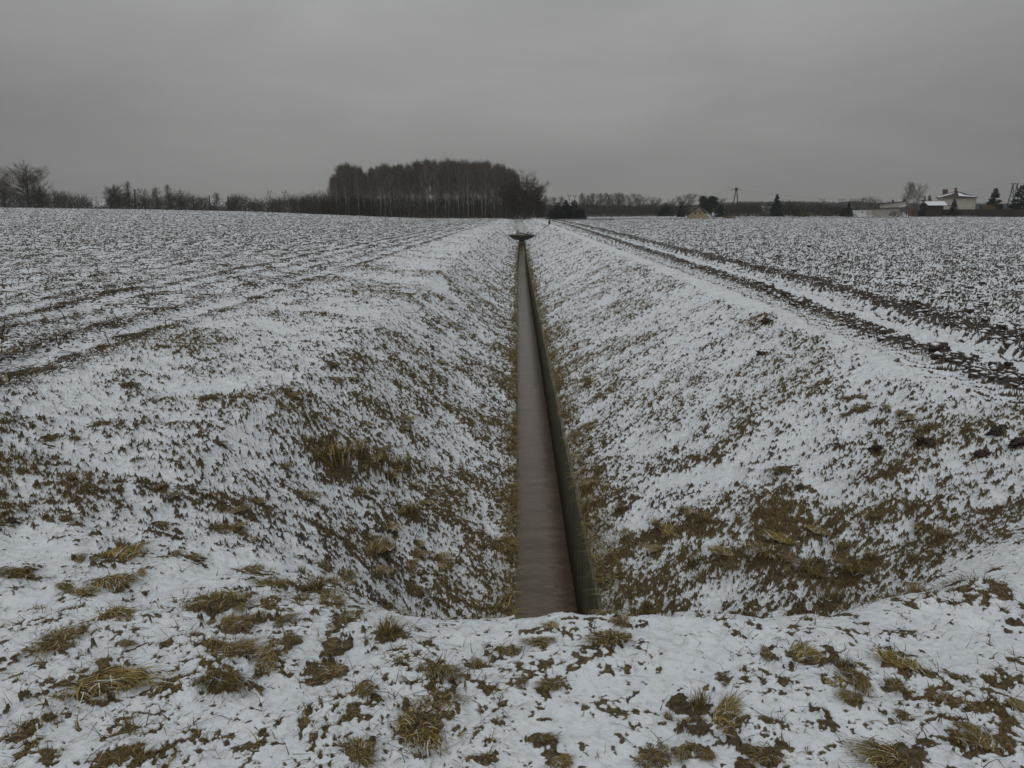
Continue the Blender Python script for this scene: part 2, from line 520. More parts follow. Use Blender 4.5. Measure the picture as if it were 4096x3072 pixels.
def mat_ground():
    m, t, b = new_mat('snowy_ground')
    L = t.links.new
    geo = N(t, 'ShaderNodeNewGeometry')
    pos = geo.outputs['Position']
    ab = N(t, 'ShaderNodeAttribute', attribute_name='bare')
    ast = N(t, 'ShaderNodeAttribute', attribute_name='straw')
    nf = noise_mix(t, pos, 55, 3, .65)
    nc = noise_mix(t, pos, 9, 4, .6)
    # ragged snow edge
    add = N(t, 'ShaderNodeMath', operation='MULTIPLY_ADD', inputs={1: 1.1, 2: -.55})
    L(nf, add.inputs[0])
    s = N(t, 'ShaderNodeMath', operation='ADD')
    L(ab.outputs['Fac'], s.inputs[0])
    L(add.outputs[0], s.inputs[1])
    mk = N(t, 'ShaderNodeMapRange', interpolation_type='SMOOTHSTEP', inputs={1: .30, 2: .68, 3: 0, 4: 1})
    L(s.outputs[0], mk.inputs[0])
    snow = ramp(t, nc, [(.3, (.69, .735, .775)), (.7, (.785, .825, .86))])
    # crumbs and stalks showing through the thin snow
    nt = noise_mix(t, pos, 26, 5, .72)
    th = N(t, 'ShaderNodeMapRange', inputs={1: .48, 2: .74, 3: 0, 4: .42})
    L(nt, th.inputs[0])
    sm = N(t, 'ShaderNodeMix', data_type='RGBA')
    L(th.outputs[0], sm.inputs[0]); L(snow, sm.inputs[6])
    sm.inputs[7].default_value = (.16, .13, .105, 1)
    snow = sm.outputs[2]
    soil = ramp(t, nf, [(.3, (.026, .020, .016)), (.55, (.066, .051, .040)), (.75, (.12, .097, .076))])
    grass = ramp(t, nf, [(.3, (.045, .033, .016)), (.5, (.12, .088, .038)), (.72, (.25, .19, .085))])
    mg = N(t, 'ShaderNodeMix', data_type='RGBA')
    L(ast.outputs['Fac'], mg.inputs[0]); L(soil, mg.inputs[6]); L(grass, mg.inputs[7])
    mx = N(t, 'ShaderNodeMix', data_type='RGBA')
    L(mk.outputs[0], mx.inputs[0]); L(snow, mx.inputs[6]); L(mg.outputs[2], mx.inputs[7])
    L(mx.outputs[2], b.inputs['Base Color'])
    b.inputs['Roughness'].default_value = .75
    b.inputs['Specular IOR Level'].default_value = .25
    bp = N(t, 'ShaderNodeBump', inputs={0: .5, 1: .01})
    L(nf, bp.inputs['Height'])
    L(bp.outputs[0], b.inputs['Normal'])
    return m


M_GROUND = mat_ground()
GV, ground_me = build_ground()
tag(link('ground', ground_me, M_GROUND), 'snow-dusted fields and ditch banks with bare soil and dead grass showing', 'ground', kind='structure')

# ------------------------------------------------------------------ far ground
def build_far_ground():
    a, b, W, Fr, B = 2.4 * 560.4, 555.0, 7000.0, 9000.0, 1.25
    z = -.35
    V = [(-W, b, z), (W, b, z), (W, Fr, z), (-W, Fr, z), (-3.8, B, z), (-W, B, z), (-a, b, z), (3.8, B, z), (W, B, z), (a, b, z),
         (-W, -W, z), (W, -W, z)]
    me = mesh_np('far_ground', V, [[[0, 1, 2, 3], [10, 11, 8, 5]], [[5, 4, 6], [5, 6, 0], [7, 8, 1], [7, 1, 9]]], False,
                 {'bare': np.full(12, .42), 'straw': np.full(12, .3)})
    tag(link('far_ground', me, M_GROUND), 'flat snowy country beyond the fields', 'ground', kind='structure')


build_far_ground()


def simple_mat(name, c1, c2, scale=3.0, rough=.8, spec=.3, vscale=(1, 1, 1), lo=.35, hi=.65, obj=True, bump=0.0):
    m, t, b = new_mat(name)
    tc = N(t, 'ShaderNodeTexCoord')
    mp = N(t, 'ShaderNodeMapping')
    mp.inputs['Scale'].default_value = vscale
    t.links.new(tc.outputs['Object' if obj else 'Generated'], mp.inputs[0])
    f = noise_mix(t, mp.outputs[0], scale, 4, .6)
    t.links.new(ramp(t, f, [(lo, c1), (hi, c2)]), b.inputs['Base Color'])
    b.inputs['Roughness'].default_value = rough
    b.inputs['Specular IOR Level'].default_value = spec
    if bump:
        bp = N(t, 'ShaderNodeBump', inputs={0: bump, 1: .02})
        t.links.new(f, bp.inputs['Height'])
        t.links.new(bp.outputs[0], b.inputs['Normal'])
    return m


def mat_tint(name, rough=.8):
    """colour carried by the blades themselves, toned per object"""
    m, t, b = new_mat(name)
    a = N(t, 'ShaderNodeAttribute', attribute_name='tint')
    oi = N(t, 'ShaderNodeObjectInfo')
    mx = N(t, 'ShaderNodeMix', data_type='RGBA', blend_type='MULTIPLY', inputs={0: 1.0})
    t.links.new(a.outputs['Color'], mx.inputs[6])
    t.links.new(oi.outputs['Color'], mx.inputs[7])
    t.links.new(mx.outputs[2], b.inputs['Base Color'])
    b.inputs['Roughness'].default_value = rough
    b.inputs['Specular IOR Level'].default_value = .2
    return m


M_GRASS = mat_tint('dry_grass')


def mat_snowcap(name, c1, c2, lo=.55, hi=.75, scale=14):
    """soil or wood with snow lying on what faces up"""
    m, t, b = new_mat(name)
    L = t.links.new
    geo = N(t, 'ShaderNodeNewGeometry')
    sep = N(t, 'ShaderNodeSeparateXYZ')
    L(geo.outputs['Normal'], sep.inputs[0])
    n = noise_mix(t, geo.outputs['Position'], scale, 4, .6)
    ad = N(t, 'ShaderNodeMath', operation='MULTIPLY_ADD', inputs={1: .6, 2: -.3})
    L(n, ad.inputs[0])
    su = N(t, 'ShaderNodeMath', operation='ADD')
    L(sep.outputs['Z'], su.inputs[0]); L(ad.outputs[0], su.inputs[1])
    mr = N(t, 'ShaderNodeMapRange', inputs={1: lo, 2: hi})
    L(su.outputs[0], mr.inputs[0])
    so = ramp(t, n, [(.35, c1), (.65, c2)])
    mx = N(t, 'ShaderNodeMix', data_type='RGBA')
    L(mr.outputs[0], mx.inputs[0]); L(so, mx.inputs[6])
    mx.inputs[7].default_value = (.76, .80, .84, 1)
    L(mx.outputs[2], b.inputs['Base Color'])
    b.inputs['Roughness'].default_value = .85
    b.inputs['Specular IOR Level'].default_value = .2
    return m


M_CLOD = mat_snowcap('snow_capped_soil', (.035, .027, .021), (.09, .07, .054), .62, .92)

# ------------------------------------------------------------------ grass blades
STRAW = np.array([[.40, .29, .10], [.30, .215, .08], [.46, .35, .15], [.17, .12, .05], [.10, .066, .032], [.26, .23, .07], [.36, .29, .11]])


def ribbons(base, th, al, L, b, w, curl=None, lev=4):
    n = len(base)
    t = np.linspace(0, 1, lev)[None, :]
    ct, st = np.cos(th)[:, None], np.sin(th)[:, None]
    cu = (np.zeros(n) if curl is None else curl)[:, None]
    hh = L[:, None] * t * np.cos(al)[:, None]
    zz = L[:, None] * (np.sin(al)[:, None] * t - b[:, None] * t * t)
    px_ = base[:, 0:1] + hh * ct - cu * t * t * st
    py_ = base[:, 1:2] + hh * st + cu * t * t * ct
    pz_ = base[:, 2:3] + zz
    ww = w[:, None] * (1 - .8 * t) * .5
    A = np.stack([px_ - st * ww, py_ + ct * ww, pz_], -1)
    B = np.stack([px_ + st * ww, py_ - ct * ww, pz_], -1)
    V = np.stack([A, B], 2).reshape(-1, 3)                 # n, lev, 2
    k = np.arange(n)[:, None] * (2 * lev) + (np.arange(lev - 1) * 2)[None, :]
    Fq = np.stack([k, k + 1, k + 3, k + 2], -1).reshape(-1, 4)
    return V, Fq


def tussock_mesh(style, seed):
    r = np.random.default_rng(seed)
    n = [300, 320, 190][style]
    rad = np.sqrt(r.random(n)) * [.8, .78, .5][style]
    pa = r.random(n) * 2 * math.pi
    lob = r.random(3) * 6.28
    rad = rad * (1 + .35 * np.sin(pa * 2 + lob[0]) + .25 * np.sin(pa * 3 + lob[1]))
    base = np.c_[rad * np.cos(pa), rad * np.sin(pa) * .85, np.full(n, -.08) + .16 * (1 - rad)]
    th0 = r.random() * 2 * math.pi
    if style == 0:
        th = th0 + r.normal(0, .55, n)
        al = r.uniform(.25, .8, n)
        L = r.uniform(.5, 1.15, n)
        b = np.sin(al) * r.uniform(.7, 1.1, n)
    elif style == 1:
        th = pa + r.normal(0, .8, n)
        al = r.uniform(.3, 1.2, n)
        L = r.uniform(.4, .95, n)
        b = np.sin(al) * r.uniform(.75, 1.15, n)
    else:
        th = pa + r.normal(0, .7, n)
        al = r.uniform(.9, 1.5, n)
        L = r.uniform(.6, 1.3, n)
        b = np.sin(al) * r.uniform(.1, .55, n)
    w = r.uniform(.025, .06, n)
    V, Fq = ribbons(base, th, al, L, b, w, r.normal(0, .15, n))
    col = STRAW[r.integers(0, len(STRAW), n)] * r.uniform(.45, 1.15, (n, 1))
    col[r.random(n) < .10] = (.62, .65, .68)          # blades carrying snow
    return mesh_np('tussock_blades', V, Fq, False, cols={'tint': np.repeat(col, 8, 0)})


def blob_mesh(name, seed, flat=.7, sub=2, rough=.28):
    import bmesh
    bm = bmesh.new()
    bmesh.ops.create_icosphere(bm, subdivisions=sub, radius=1.0)
    V = np.array([v.co[:] for v in bm.verts])
    Fq = np.array([[v.index for v in f.verts] for f in bm.faces])
    bm.free()
    q = V * 1.3 + seed * 5.1
    d = 1 + rough * fbm(q[:, 0] + q[:, 2] * .7, q[:, 1] - q[:, 2] * .6, 1.1, 3, seed) * .6
    V = V * d[:, None] * np.array([1, .85, flat])
    return mesh_np(name, V, Fq, True)


TMESH = {st: [tussock_mesh(st, 100 + st * 10 + k) for k in range(4)] for st in range(3)}
CLODM = [blob_mesh('soil_clod', k, .62, 3, .75) for k in range(4)]
for ml in TMESH.values():
    for me in ml:
        me.materials.append(M_GRASS)
M_SOIL = simple_mat('bare_soil', (.026, .020, .016), (.075, .057, .043), 3.0, .95, bump=.6)
for me in CLODM:
    me.materials.append(M_SOIL)

SIZE = lambda r: 'small' if r < .05 else ('fist-sized' if r < .075 else ('broad' if r < .12 else 'large'))
SHAPE = ['flattened straw tussock combed over the snow', 'rounded mound of dead brown grass', 'upright spiky tuft of dead grass', 'dark clod of soil']


TZ = field_layers(np.array([t[0] for t in TP]), np.array([t[1] for t in TP]))[0]


def place_tussocks():
    for i, ((u, v, wpx, st, tn), (x, y, r, _, _)) in enumerate(zip(TUSS, TP)):
        s = x - cx(y)
        if y < crest(s) + .2:
            where = 'on the snowy verge before the ditch'
            grp = 'tussocks on the near verge'
        elif s < 0:
            where = 'on the left ditch bank' if s > -4 else 'at the edge of the stubble field'
            grp = 'tussocks on the left bank'
        elif s < 4.4:
            where = 'on the right ditch bank'
            grp = 'tussocks on the right bank'
        else:
            where = 'beside the tractor tracks'
            grp = 'clods by the tracks'
        col = 'left' if u < 1365 else ('middle' if u < 2730 else 'right')
        if st == 3 and v > 2300:
            continue
        me = CLODM[i % 4] if st == 3 else TMESH[st][(i * 7 + int(u)) % 4]
        o = bpy.data.objects.new('soil_clod' if st == 3 else 'grass_tussock', me)
        COL.objects.link(o)
        z = float(TZ[i])
        o.location = (x, y, z + (-.22 * r if st == 3 else -.04 * r))
        o.rotation_euler = (0, 0, (i * 2.399) % 6.28)
        k = r if st != 3 else r * .85
        el = 1 + .45 * math.sin(i * 1.7)
        o.scale = (k * el, k / el ** .6, k * (.85 + .25 * math.sin(i * 2.3)) * (.8 if st == 1 else 1))
        o.color = (tn, tn * .99, tn * .97, 1)
        key = SIZE(r) + ' ' + SHAPE[st] + ' ' + where
        if wpx >= 130 or (st == 3 and wpx >= 70):
            TNAMED.append((o, u, v, wpx))
        tag(o, key, 'soil clod' if st == 3 else 'grass tussock', grp + ', ' + SIZE(r) + ' ' + ['flattened', 'mounded', 'upright', 'clods'][st])


TNAMED = []
place_tussocks()


# ------------------------------------------------------------------ loose grass, straw litter, stubble, clods (stuff)
def scatter(n, y0, y1, smin, smax, r, power=1.0):
    u = r.random(n)
    Y = y0 * (y1 / y0) ** (u ** power)
    S = r.uniform(smin, smax, n)
    return S + cx(Y), Y


def build_grass():
    r = np.random.default_rng(3)
    X, Y = scatter(900000, 2.0, 26, -5.2, 5.0, r)
    keep = np.abs(X) < .70 * (Y + .4)
    X, Y = X[keep], Y[keep]
    Z, bare, straw = field_layers(X, Y)
    S = X - cx(Y)
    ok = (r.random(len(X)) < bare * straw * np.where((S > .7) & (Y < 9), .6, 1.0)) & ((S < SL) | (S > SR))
    X, Y, Z, S = X[ok], Y[ok], Z[ok], S[ok]
    if len(X) > 110000:
        q = r.choice(len(X), 110000, False)
        X, Y, Z, S = X[q], Y[q], Z[q], S[q]
    n = len(X)
    down = np.where(S < .3, 0.0, math.pi)
    onb = (Y > crest(S) + .2)
    th = np.where(onb, down - .5 + r.normal(0, .8, n), r.random(n) * 6.28)
    al = r.uniform(.15, 1.1, n)
    L = r.uniform(.03, .10, n) * np.where(onb, 1.15, .9)
    b = np.sin(al) * r.uniform(.3, 1.1, n)
    w = r.uniform(.002, .0042, n) * (1 + Y / 14)
    V, Fq = ribbons(np.c_[X, Y, Z - .004], th, al, L, b, w, r.normal(0, .02, n))
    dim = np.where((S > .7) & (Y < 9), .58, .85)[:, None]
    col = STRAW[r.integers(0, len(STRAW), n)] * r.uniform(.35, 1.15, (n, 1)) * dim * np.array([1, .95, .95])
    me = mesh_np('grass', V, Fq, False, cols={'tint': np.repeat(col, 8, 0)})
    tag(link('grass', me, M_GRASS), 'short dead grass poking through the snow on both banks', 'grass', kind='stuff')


def build_wallgrass():
    """longer grass hanging over the channel edges"""
    r = np.random.default_rng(5)
    n = 16000
    Y = 4.6 * (70 / 4.6) ** r.random(n)
    side = r.random(n) < .45
    clump = phi(fbm(Y, side * 40.0, 1.3, 3, 91)) * 1.3
    k = r.random(n) < clump
    Y, side = Y[k], side[k]
    n = len(Y)
    S = np.where(side, SL - .03 - np.abs(r.normal(0, .09, n)), SR + .01 + np.abs(r.normal(0, .13, n)))
    X = S + cx(Y)
    Z = field_layers(X, Y)[0]
    th = np.where(side, 0, math.pi) + r.normal(0, .7, n)
    al = r.uniform(.2, 1.2, n)
    L = r.uniform(.08, .22, n)
    b = np.sin(al) * r.uniform(.5, 1.4, n)
    V, Fq = ribbons(np.c_[X, Y, Z], th, al, L, b, r.uniform(.003, .006, n) * (1 + Y / 12), r.normal(0, .03, n))
    col = STRAW[r.integers(0, len(STRAW), n)] * r.uniform(.45, .95, (n, 1))
    me = mesh_np('bank_edge_grass', V, Fq, False, cols={'tint': np.repeat(col, 8, 0)})
    tag(link('edge_grass', me, M_GRASS), 'brown grass overhanging both edges of the concrete channel', 'grass', kind='stuff')


def build_litter():
    """thin dark stalks lying and standing on the verge"""
    r = np.random.default_rng(9)
    n = 1500
    Y = 2.0 * (9 / 2.0) ** r.random(n)
    X = r.uniform(-.74, .74, n) * (Y + .4)
    S = X - cx(Y)
    ok = (S < SL - .05) | (S > SR + .05) | (Y < crest(S) - .05)
    X, Y, S = X[ok], Y[ok], S[ok]
    n = len(X)
    Z = field_layers(X, Y)[0]
    stand = r.random(n) < .35
    al = np.where(stand, r.uniform(.7, 1.5, n), r.uniform(.0, .25, n))
    L = np.where(stand, r.uniform(.02, .08, n), r.uniform(.03, .14, n))
    b = np.sin(al) * r.uniform(0, .6, n)
    V, Fq = ribbons(np.c_[X, Y, Z], r.random(n) * 6.28, al, L, b, r.uniform(.0016, .004, n), r.normal(0, .015, n))
    pal = np.array([[.05, .035, .022], [.09, .065, .04], [.16, .12, .06], [.035, .025, .02]])
    col = pal[r.integers(0, 4, n)]
    me = mesh_np('straw', V, Fq, False, cols={'tint': np.repeat(col, 8, 0)})
    tag(link('straw', me, M_GRASS), 'thin dark stalks and straw strewn over the snow', 'straw', kind='stuff')


def build_stubble():
    r = np.random.default_rng(11)
    n = 20000
    Y = 4.5 * (150 / 4.5) ** r.random(n)
    fan = np.minimum(.72 * (Y + .4), 90)
    S0 = -4.6 - r.random(n) * np.clip(fan - 4.6, 0, None)
    rowed = r.random(n) < .6
    k = np.round((S0 + 4.9) / .82)
    S0 = np.where(rowed, k * .82 - 4.9 + r.normal(0, .07, n), S0)
    X = S0 + cx(Y)
    ok = (S0 < -4.5) & (np.abs(X) < fan) & ((np.abs(S0 + 4.9) > .4) | (r.random(n) < .3))
    X, Y, rowed = X[ok], Y[ok], rowed[ok]
    n = len(X)
    Z = field_layers(X, Y)[0]
    stand = rowed & (r.random(n) < .15)
    al = np.where(stand, r.uniform(.8, 1.5, n), r.uniform(0, .35, n))
    L = np.where(stand, r.uniform(.05, .16, n), r.uniform(.06, .32, n))
    w = r.uniform(.008, .022, n) * (1 + Y / 45)
    b = np.where(stand, 0, np.sin(al) * r.uniform(0, .9, n))
    V, Fq = ribbons(np.c_[X, Y, Z], r.random(n) * 6.28, al, L, b, w, r.normal(0, .04, n))
    pal = np.array([[.07, .05, .033], [.11, .08, .048], [.20, .15, .08], [.045, .033, .025], [.28, .22, .11]])
    col = pal[r.integers(0, 5, n)] * r.uniform(.8, 1.1, (n, 1))
    me = mesh_np('stubble', V, Fq, False, cols={'tint': np.repeat(col, 8, 0)})
    tag(link('stubble', me, M_GRASS), 'broken maize stalks and stubble littering the left field', 'stubble', kind='stuff')


def build_clods():
    r = np.random.default_rng(13)
    import bmesh
    bm = bmesh.new()
    bmesh.ops.create_icosphere(bm, subdivisions=1, radius=1.0)
    U = np.array([v.co[:] for v in bm.verts])
    Fi = np.array([[v.index for v in f.verts] for f in bm.faces])
    bm.free()
    n = 12000
    Y = 6.0 * (130 / 6.0) ** (r.random(n) ** .9)
    fan = .70 * (Y + .4)
    S = 4.6 + r.random(n) ** 1.3 * np.clip(fan - 4.6, .1, None)
    m = r.random(n) < .15
    S = np.where(m, np.where(r.random(n) < .6, 5.12, 6.8) + track_line(Y) + r.normal(0, .15, n), S)
    wob = -track_line(Y)
    ok = (S < fan) & ((np.abs(S + wob - 5.8) > .62) | m) & ((np.abs(S + wob - 4.62) > .3))
    S, Y, m = S[ok], Y[ok], m[ok]
    X = S + cx(Y)
    n = len(X)
    Z = field_layers(X, Y)[0]
    sz = np.exp(r.normal(math.log(.024), .55, n)) * np.where(m, 1.15, 1.0)
    sz = np.clip(sz, .012, .085)
    V = U[None] * (1 + .17 * r.normal(size=(n, len(U), 1)))
    ang = r.random(n) * 6.28
    ca, sa = np.cos(ang)[:, None], np.sin(ang)[:, None]
    ax = r.uniform(.8, 1.5, (n, 1))
    x = V[..., 0] * ax
    V = np.stack([x * ca - V[..., 1] * sa, x * sa + V[..., 1] * ca, V[..., 2] * .75], -1) * sz[:, None, None]
    V = V + np.stack([X, Y, Z - sz * .05], -1)[:, None, :]
    Fq = (Fi[None] + (np.arange(n) * len(U))[:, None, None]).reshape(-1, 3)
    me = mesh_np('clods', V.reshape(-1, 3), Fq, True)
    tag(link('clods', me, M_CLOD), 'ploughed-up soil clods capped with snow along the tracks and right field', 'soil clods', kind='stuff')


build_grass()
build_wallgrass()
build_litter()
build_stubble()
build_clods()


# ------------------------------------------------------------------ concrete channel, water, weir
def mat_wall():
    m, t, b = new_mat('algae_concrete')
    L = t.links.new
    geo = N(t, 'ShaderNodeNewGeometry')
    mp = N(t, 'ShaderNodeMapping')
    mp.inputs['Scale'].default_value = (1, 2.4, .2)
    L(geo.outputs['Position'], mp.inputs[0])
    streak = noise_mix(t, mp.outputs[0], 2.6, 5, .65)
    fine = noise_mix(t, geo.outputs['Position'], 30, 4, .6)
    sep = N(t, 'ShaderNodeSeparateXYZ')
    L(geo.outputs['Position'], sep.inputs[0])
    c = ramp(t, streak, [(.30, (.05, .042, .028)), (.42, (.11, .108, .07)), (.58, (.20, .205, .145)), (.78, (.27, .27, .21))])
    # brown waterline stain rising up the wall
    wl = N(t, 'ShaderNodeMath', operation='MULTIPLY_ADD', inputs={1: .9, 2: -.45})
    L(streak, wl.inputs[0])
    ad = N(t, 'ShaderNodeMath', operation='ADD')
    L(sep.outputs['Z'], ad.inputs[0]); L(wl.outputs[0], ad.inputs[1])
    mr = N(t, 'ShaderNodeMapRange', inputs={1: -2.55, 2: -2.12, 3: 1.0, 4: 0.0})
    L(ad.outputs[0], mr.inputs[0])
    mx = N(t, 'ShaderNodeMix', data_type='RGBA')
    L(mr.outputs[0], mx.inputs[0]); L(c, mx.inputs[6])
    mx.inputs[7].default_value = (.050, .026, .014, 1)
    mf = N(t, 'ShaderNodeMix', data_type='RGBA', blend_type='MULTIPLY', inputs={0: .6})
    L(mx.outputs[2], mf.inputs[6]); L(ramp(t, fine, [(.3, (.5, .5, .5)), (.65, (1, 1, 1))]), mf.inputs[7])
    L(mf.outputs[2], b.inputs['Base Color'])
    b.inputs['Roughness'].default_value = .65
    bp = N(t, 'ShaderNodeBump', inputs={0: .4, 1: .02})
    L(fine, bp.inputs['Height']); L(bp.outputs[0], b.inputs['Normal'])
    return m


M_WALL = mat_wall()


def ribbon_wall(name, s0, s1, ztop, zbot, y0, y1, label):
    ys = np.concatenate([np.arange(y0, 30, 1.0), np.arange(30, y1 + .1, 2.0)])
    r = np.random.default_rng(int(s1 * 1000) & 255)
    V = []
    for i, y in enumerate(ys):
        c = float(cx(y))
        j = r.normal(0, .003)
        zt = ztop - .45 * float(smooth01(88, 104, y)) * 1.0 + r.normal(0, .01)
        V += [(c + s0 + j, y, zbot), (c + s1 + j, y, zbot), (c + s1 + j, y, zt), (c + s0 + j, y, zt)]
    n = len(ys)
    Fq = []
    for i in range(n - 1):
        for k in range(4):
            Fq.append([i * 4 + k, i * 4 + (k + 1) % 4, (i + 1) * 4 + (k + 1) % 4, (i + 1) * 4 + k])
    Fq += [[0, 3, 2, 1], [4 * n - 4, 4 * n - 3, 4 * n - 2, 4 * n - 1]]
    o = link(name, mesh_np(name, V, Fq), M_WALL)
    return tag(o, label, 'channel wall')


ribbon_wall('channel_wall', .665, SR + .10, ZW - .035, ZBED - .2, 3.9, 107.6, 'green-streaked concrete channel wall under the right bank')
ribbon_wall('channel_wall', SL - .12, SL + .012, ZW - .035, ZBED - .2, 3.9, 107.6, 'mossy concrete channel wall under the left bank')


def mat_water():
    m, t, b = new_mat('ditch_water')
    L = t.links.new
    geo = N(t, 'ShaderNodeNewGeometry')
    rot = N(t, 'ShaderNodeMapping')
    rot.inputs['Rotation'].default_value = (0, 0, math.radians(24))
    rot.inputs['Scale'].default_value = (1.0, 3.2, 1)
    L(geo.outputs['Position'], rot.inputs[0])
    n1 = noise_mix(t, rot.outputs[0], 9.0, 3, .55)
    rot2 = N(t, 'ShaderNodeMapping')
    rot2.inputs['Rotation'].default_value = (0, 0, math.radians(-20))
    rot2.inputs['Scale'].default_value = (1.2, 4, 1)
    L(geo.outputs['Position'], rot2.inputs[0])
    n2 = noise_mix(t, rot2.outputs[0], 16.0, 2, .5)
    ad = N(t, 'ShaderNodeMath', operation='MULTIPLY_ADD', inputs={1: .5})
    L(n2, ad.inputs[0]); L(n1, ad.inputs[2])
    bp = N(t, 'ShaderNodeBump', inputs={0: .5, 1: .008})
    L(ad.outputs[0], bp.inputs['Height'])
    L(bp.outputs[0], b.inputs['Normal'])
    wat = ramp(t, n1, [(.3, (.21, .148, .10)), (.7, (.30, .225, .165))])
    # silt and dead leaves gathered along the right wall
    ea = N(t, 'ShaderNodeAttribute', attribute_name='across')
    big = noise_mix(t, rot.outputs[0], 1.3, 3, .6)
    mm = N(t, 'ShaderNodeMix', data_type='RGBA', blend_type='MULTIPLY', inputs={0: 1.0})
    L(wat, mm.inputs[6]); L(ramp(t, big, [(.36, (.78, .74, .71)), (.62, (1.1, 1.1, 1.1))]), mm.inputs[7])
    wat = mm.outputs[2]
    lf_ = noise_mix(t, rot.outputs[0], 22.0, 4, .7)
    su = N(t, 'ShaderNodeMath', operation='MULTIPLY_ADD', inputs={1: 1.5, 2: -.75})
    L(lf_, su.inputs[0])
    s2 = N(t, 'ShaderNodeMath', operation='ADD')
    L(ea.outputs['Fac'], s2.inputs[0]); L(su.outputs[0], s2.inputs[1])
    mk = N(t, 'ShaderNodeMapRange', inputs={1: .66, 2: .98, 3: 0, 4: .85})
    L(s2.outputs[0], mk.inputs[0])
    mx = N(t, 'ShaderNodeMix', data_type='RGBA')
    L(mk.outputs[0], mx.inputs[0]); L(wat, mx.inputs[6])
    mx.inputs[7].default_value = (.055, .026, .014, 1)
    L(mx.outputs[2], b.inputs['Base Color'])
    rg = N(t, 'ShaderNodeMapRange', inputs={1: 0, 2: .85, 3: .06, 4: .6})
    L(mk.outputs[0], rg.inputs[0]); L(rg.outputs[0], b.inputs['Roughness'])
    b.inputs['Roughness'].default_value = .1
    b.inputs['IOR'].default_value = 1.33
    return m


def build_water():
    ys = np.concatenate([np.arange(3.7, 40, .5), np.arange(40, 112.1, 2)])
    V = []
    for y in ys:
        c = float(cx(y))
        V += [(c + SL - .05, y, ZWATER), (c + .7, y, ZWATER)]
    n = len(ys)
    Fq = [[2 * i, 2 * i + 1, 2 * i + 3, 2 * i + 2] for i in range(n - 1)]
    tag(link('ditch_water', mesh_np('ditch_water', V, Fq, False, {'across': np.tile([0., 1.], n)}), mat_water()), 'shallow brown rippled water in the concrete channel', 'water', kind='structure')


build_water()
M_CONC = simple_mat('dark_mossy_concrete', (.016, .016, .012), (.04, .04, .028), 1.6, .85)
M_CONC2 = simple_mat('moss', (.05, .055, .02), (.14, .13, .05), 4, .9)
M_WOOD = simple_mat('weathered_wood', (.035, .028, .022), (.09, .075, .06), 6, .85, vscale=(1, 1, .15))
M_SNOW = simple_mat('snow', (.72, .765, .81), (.80, .84, .88), 3, .7)


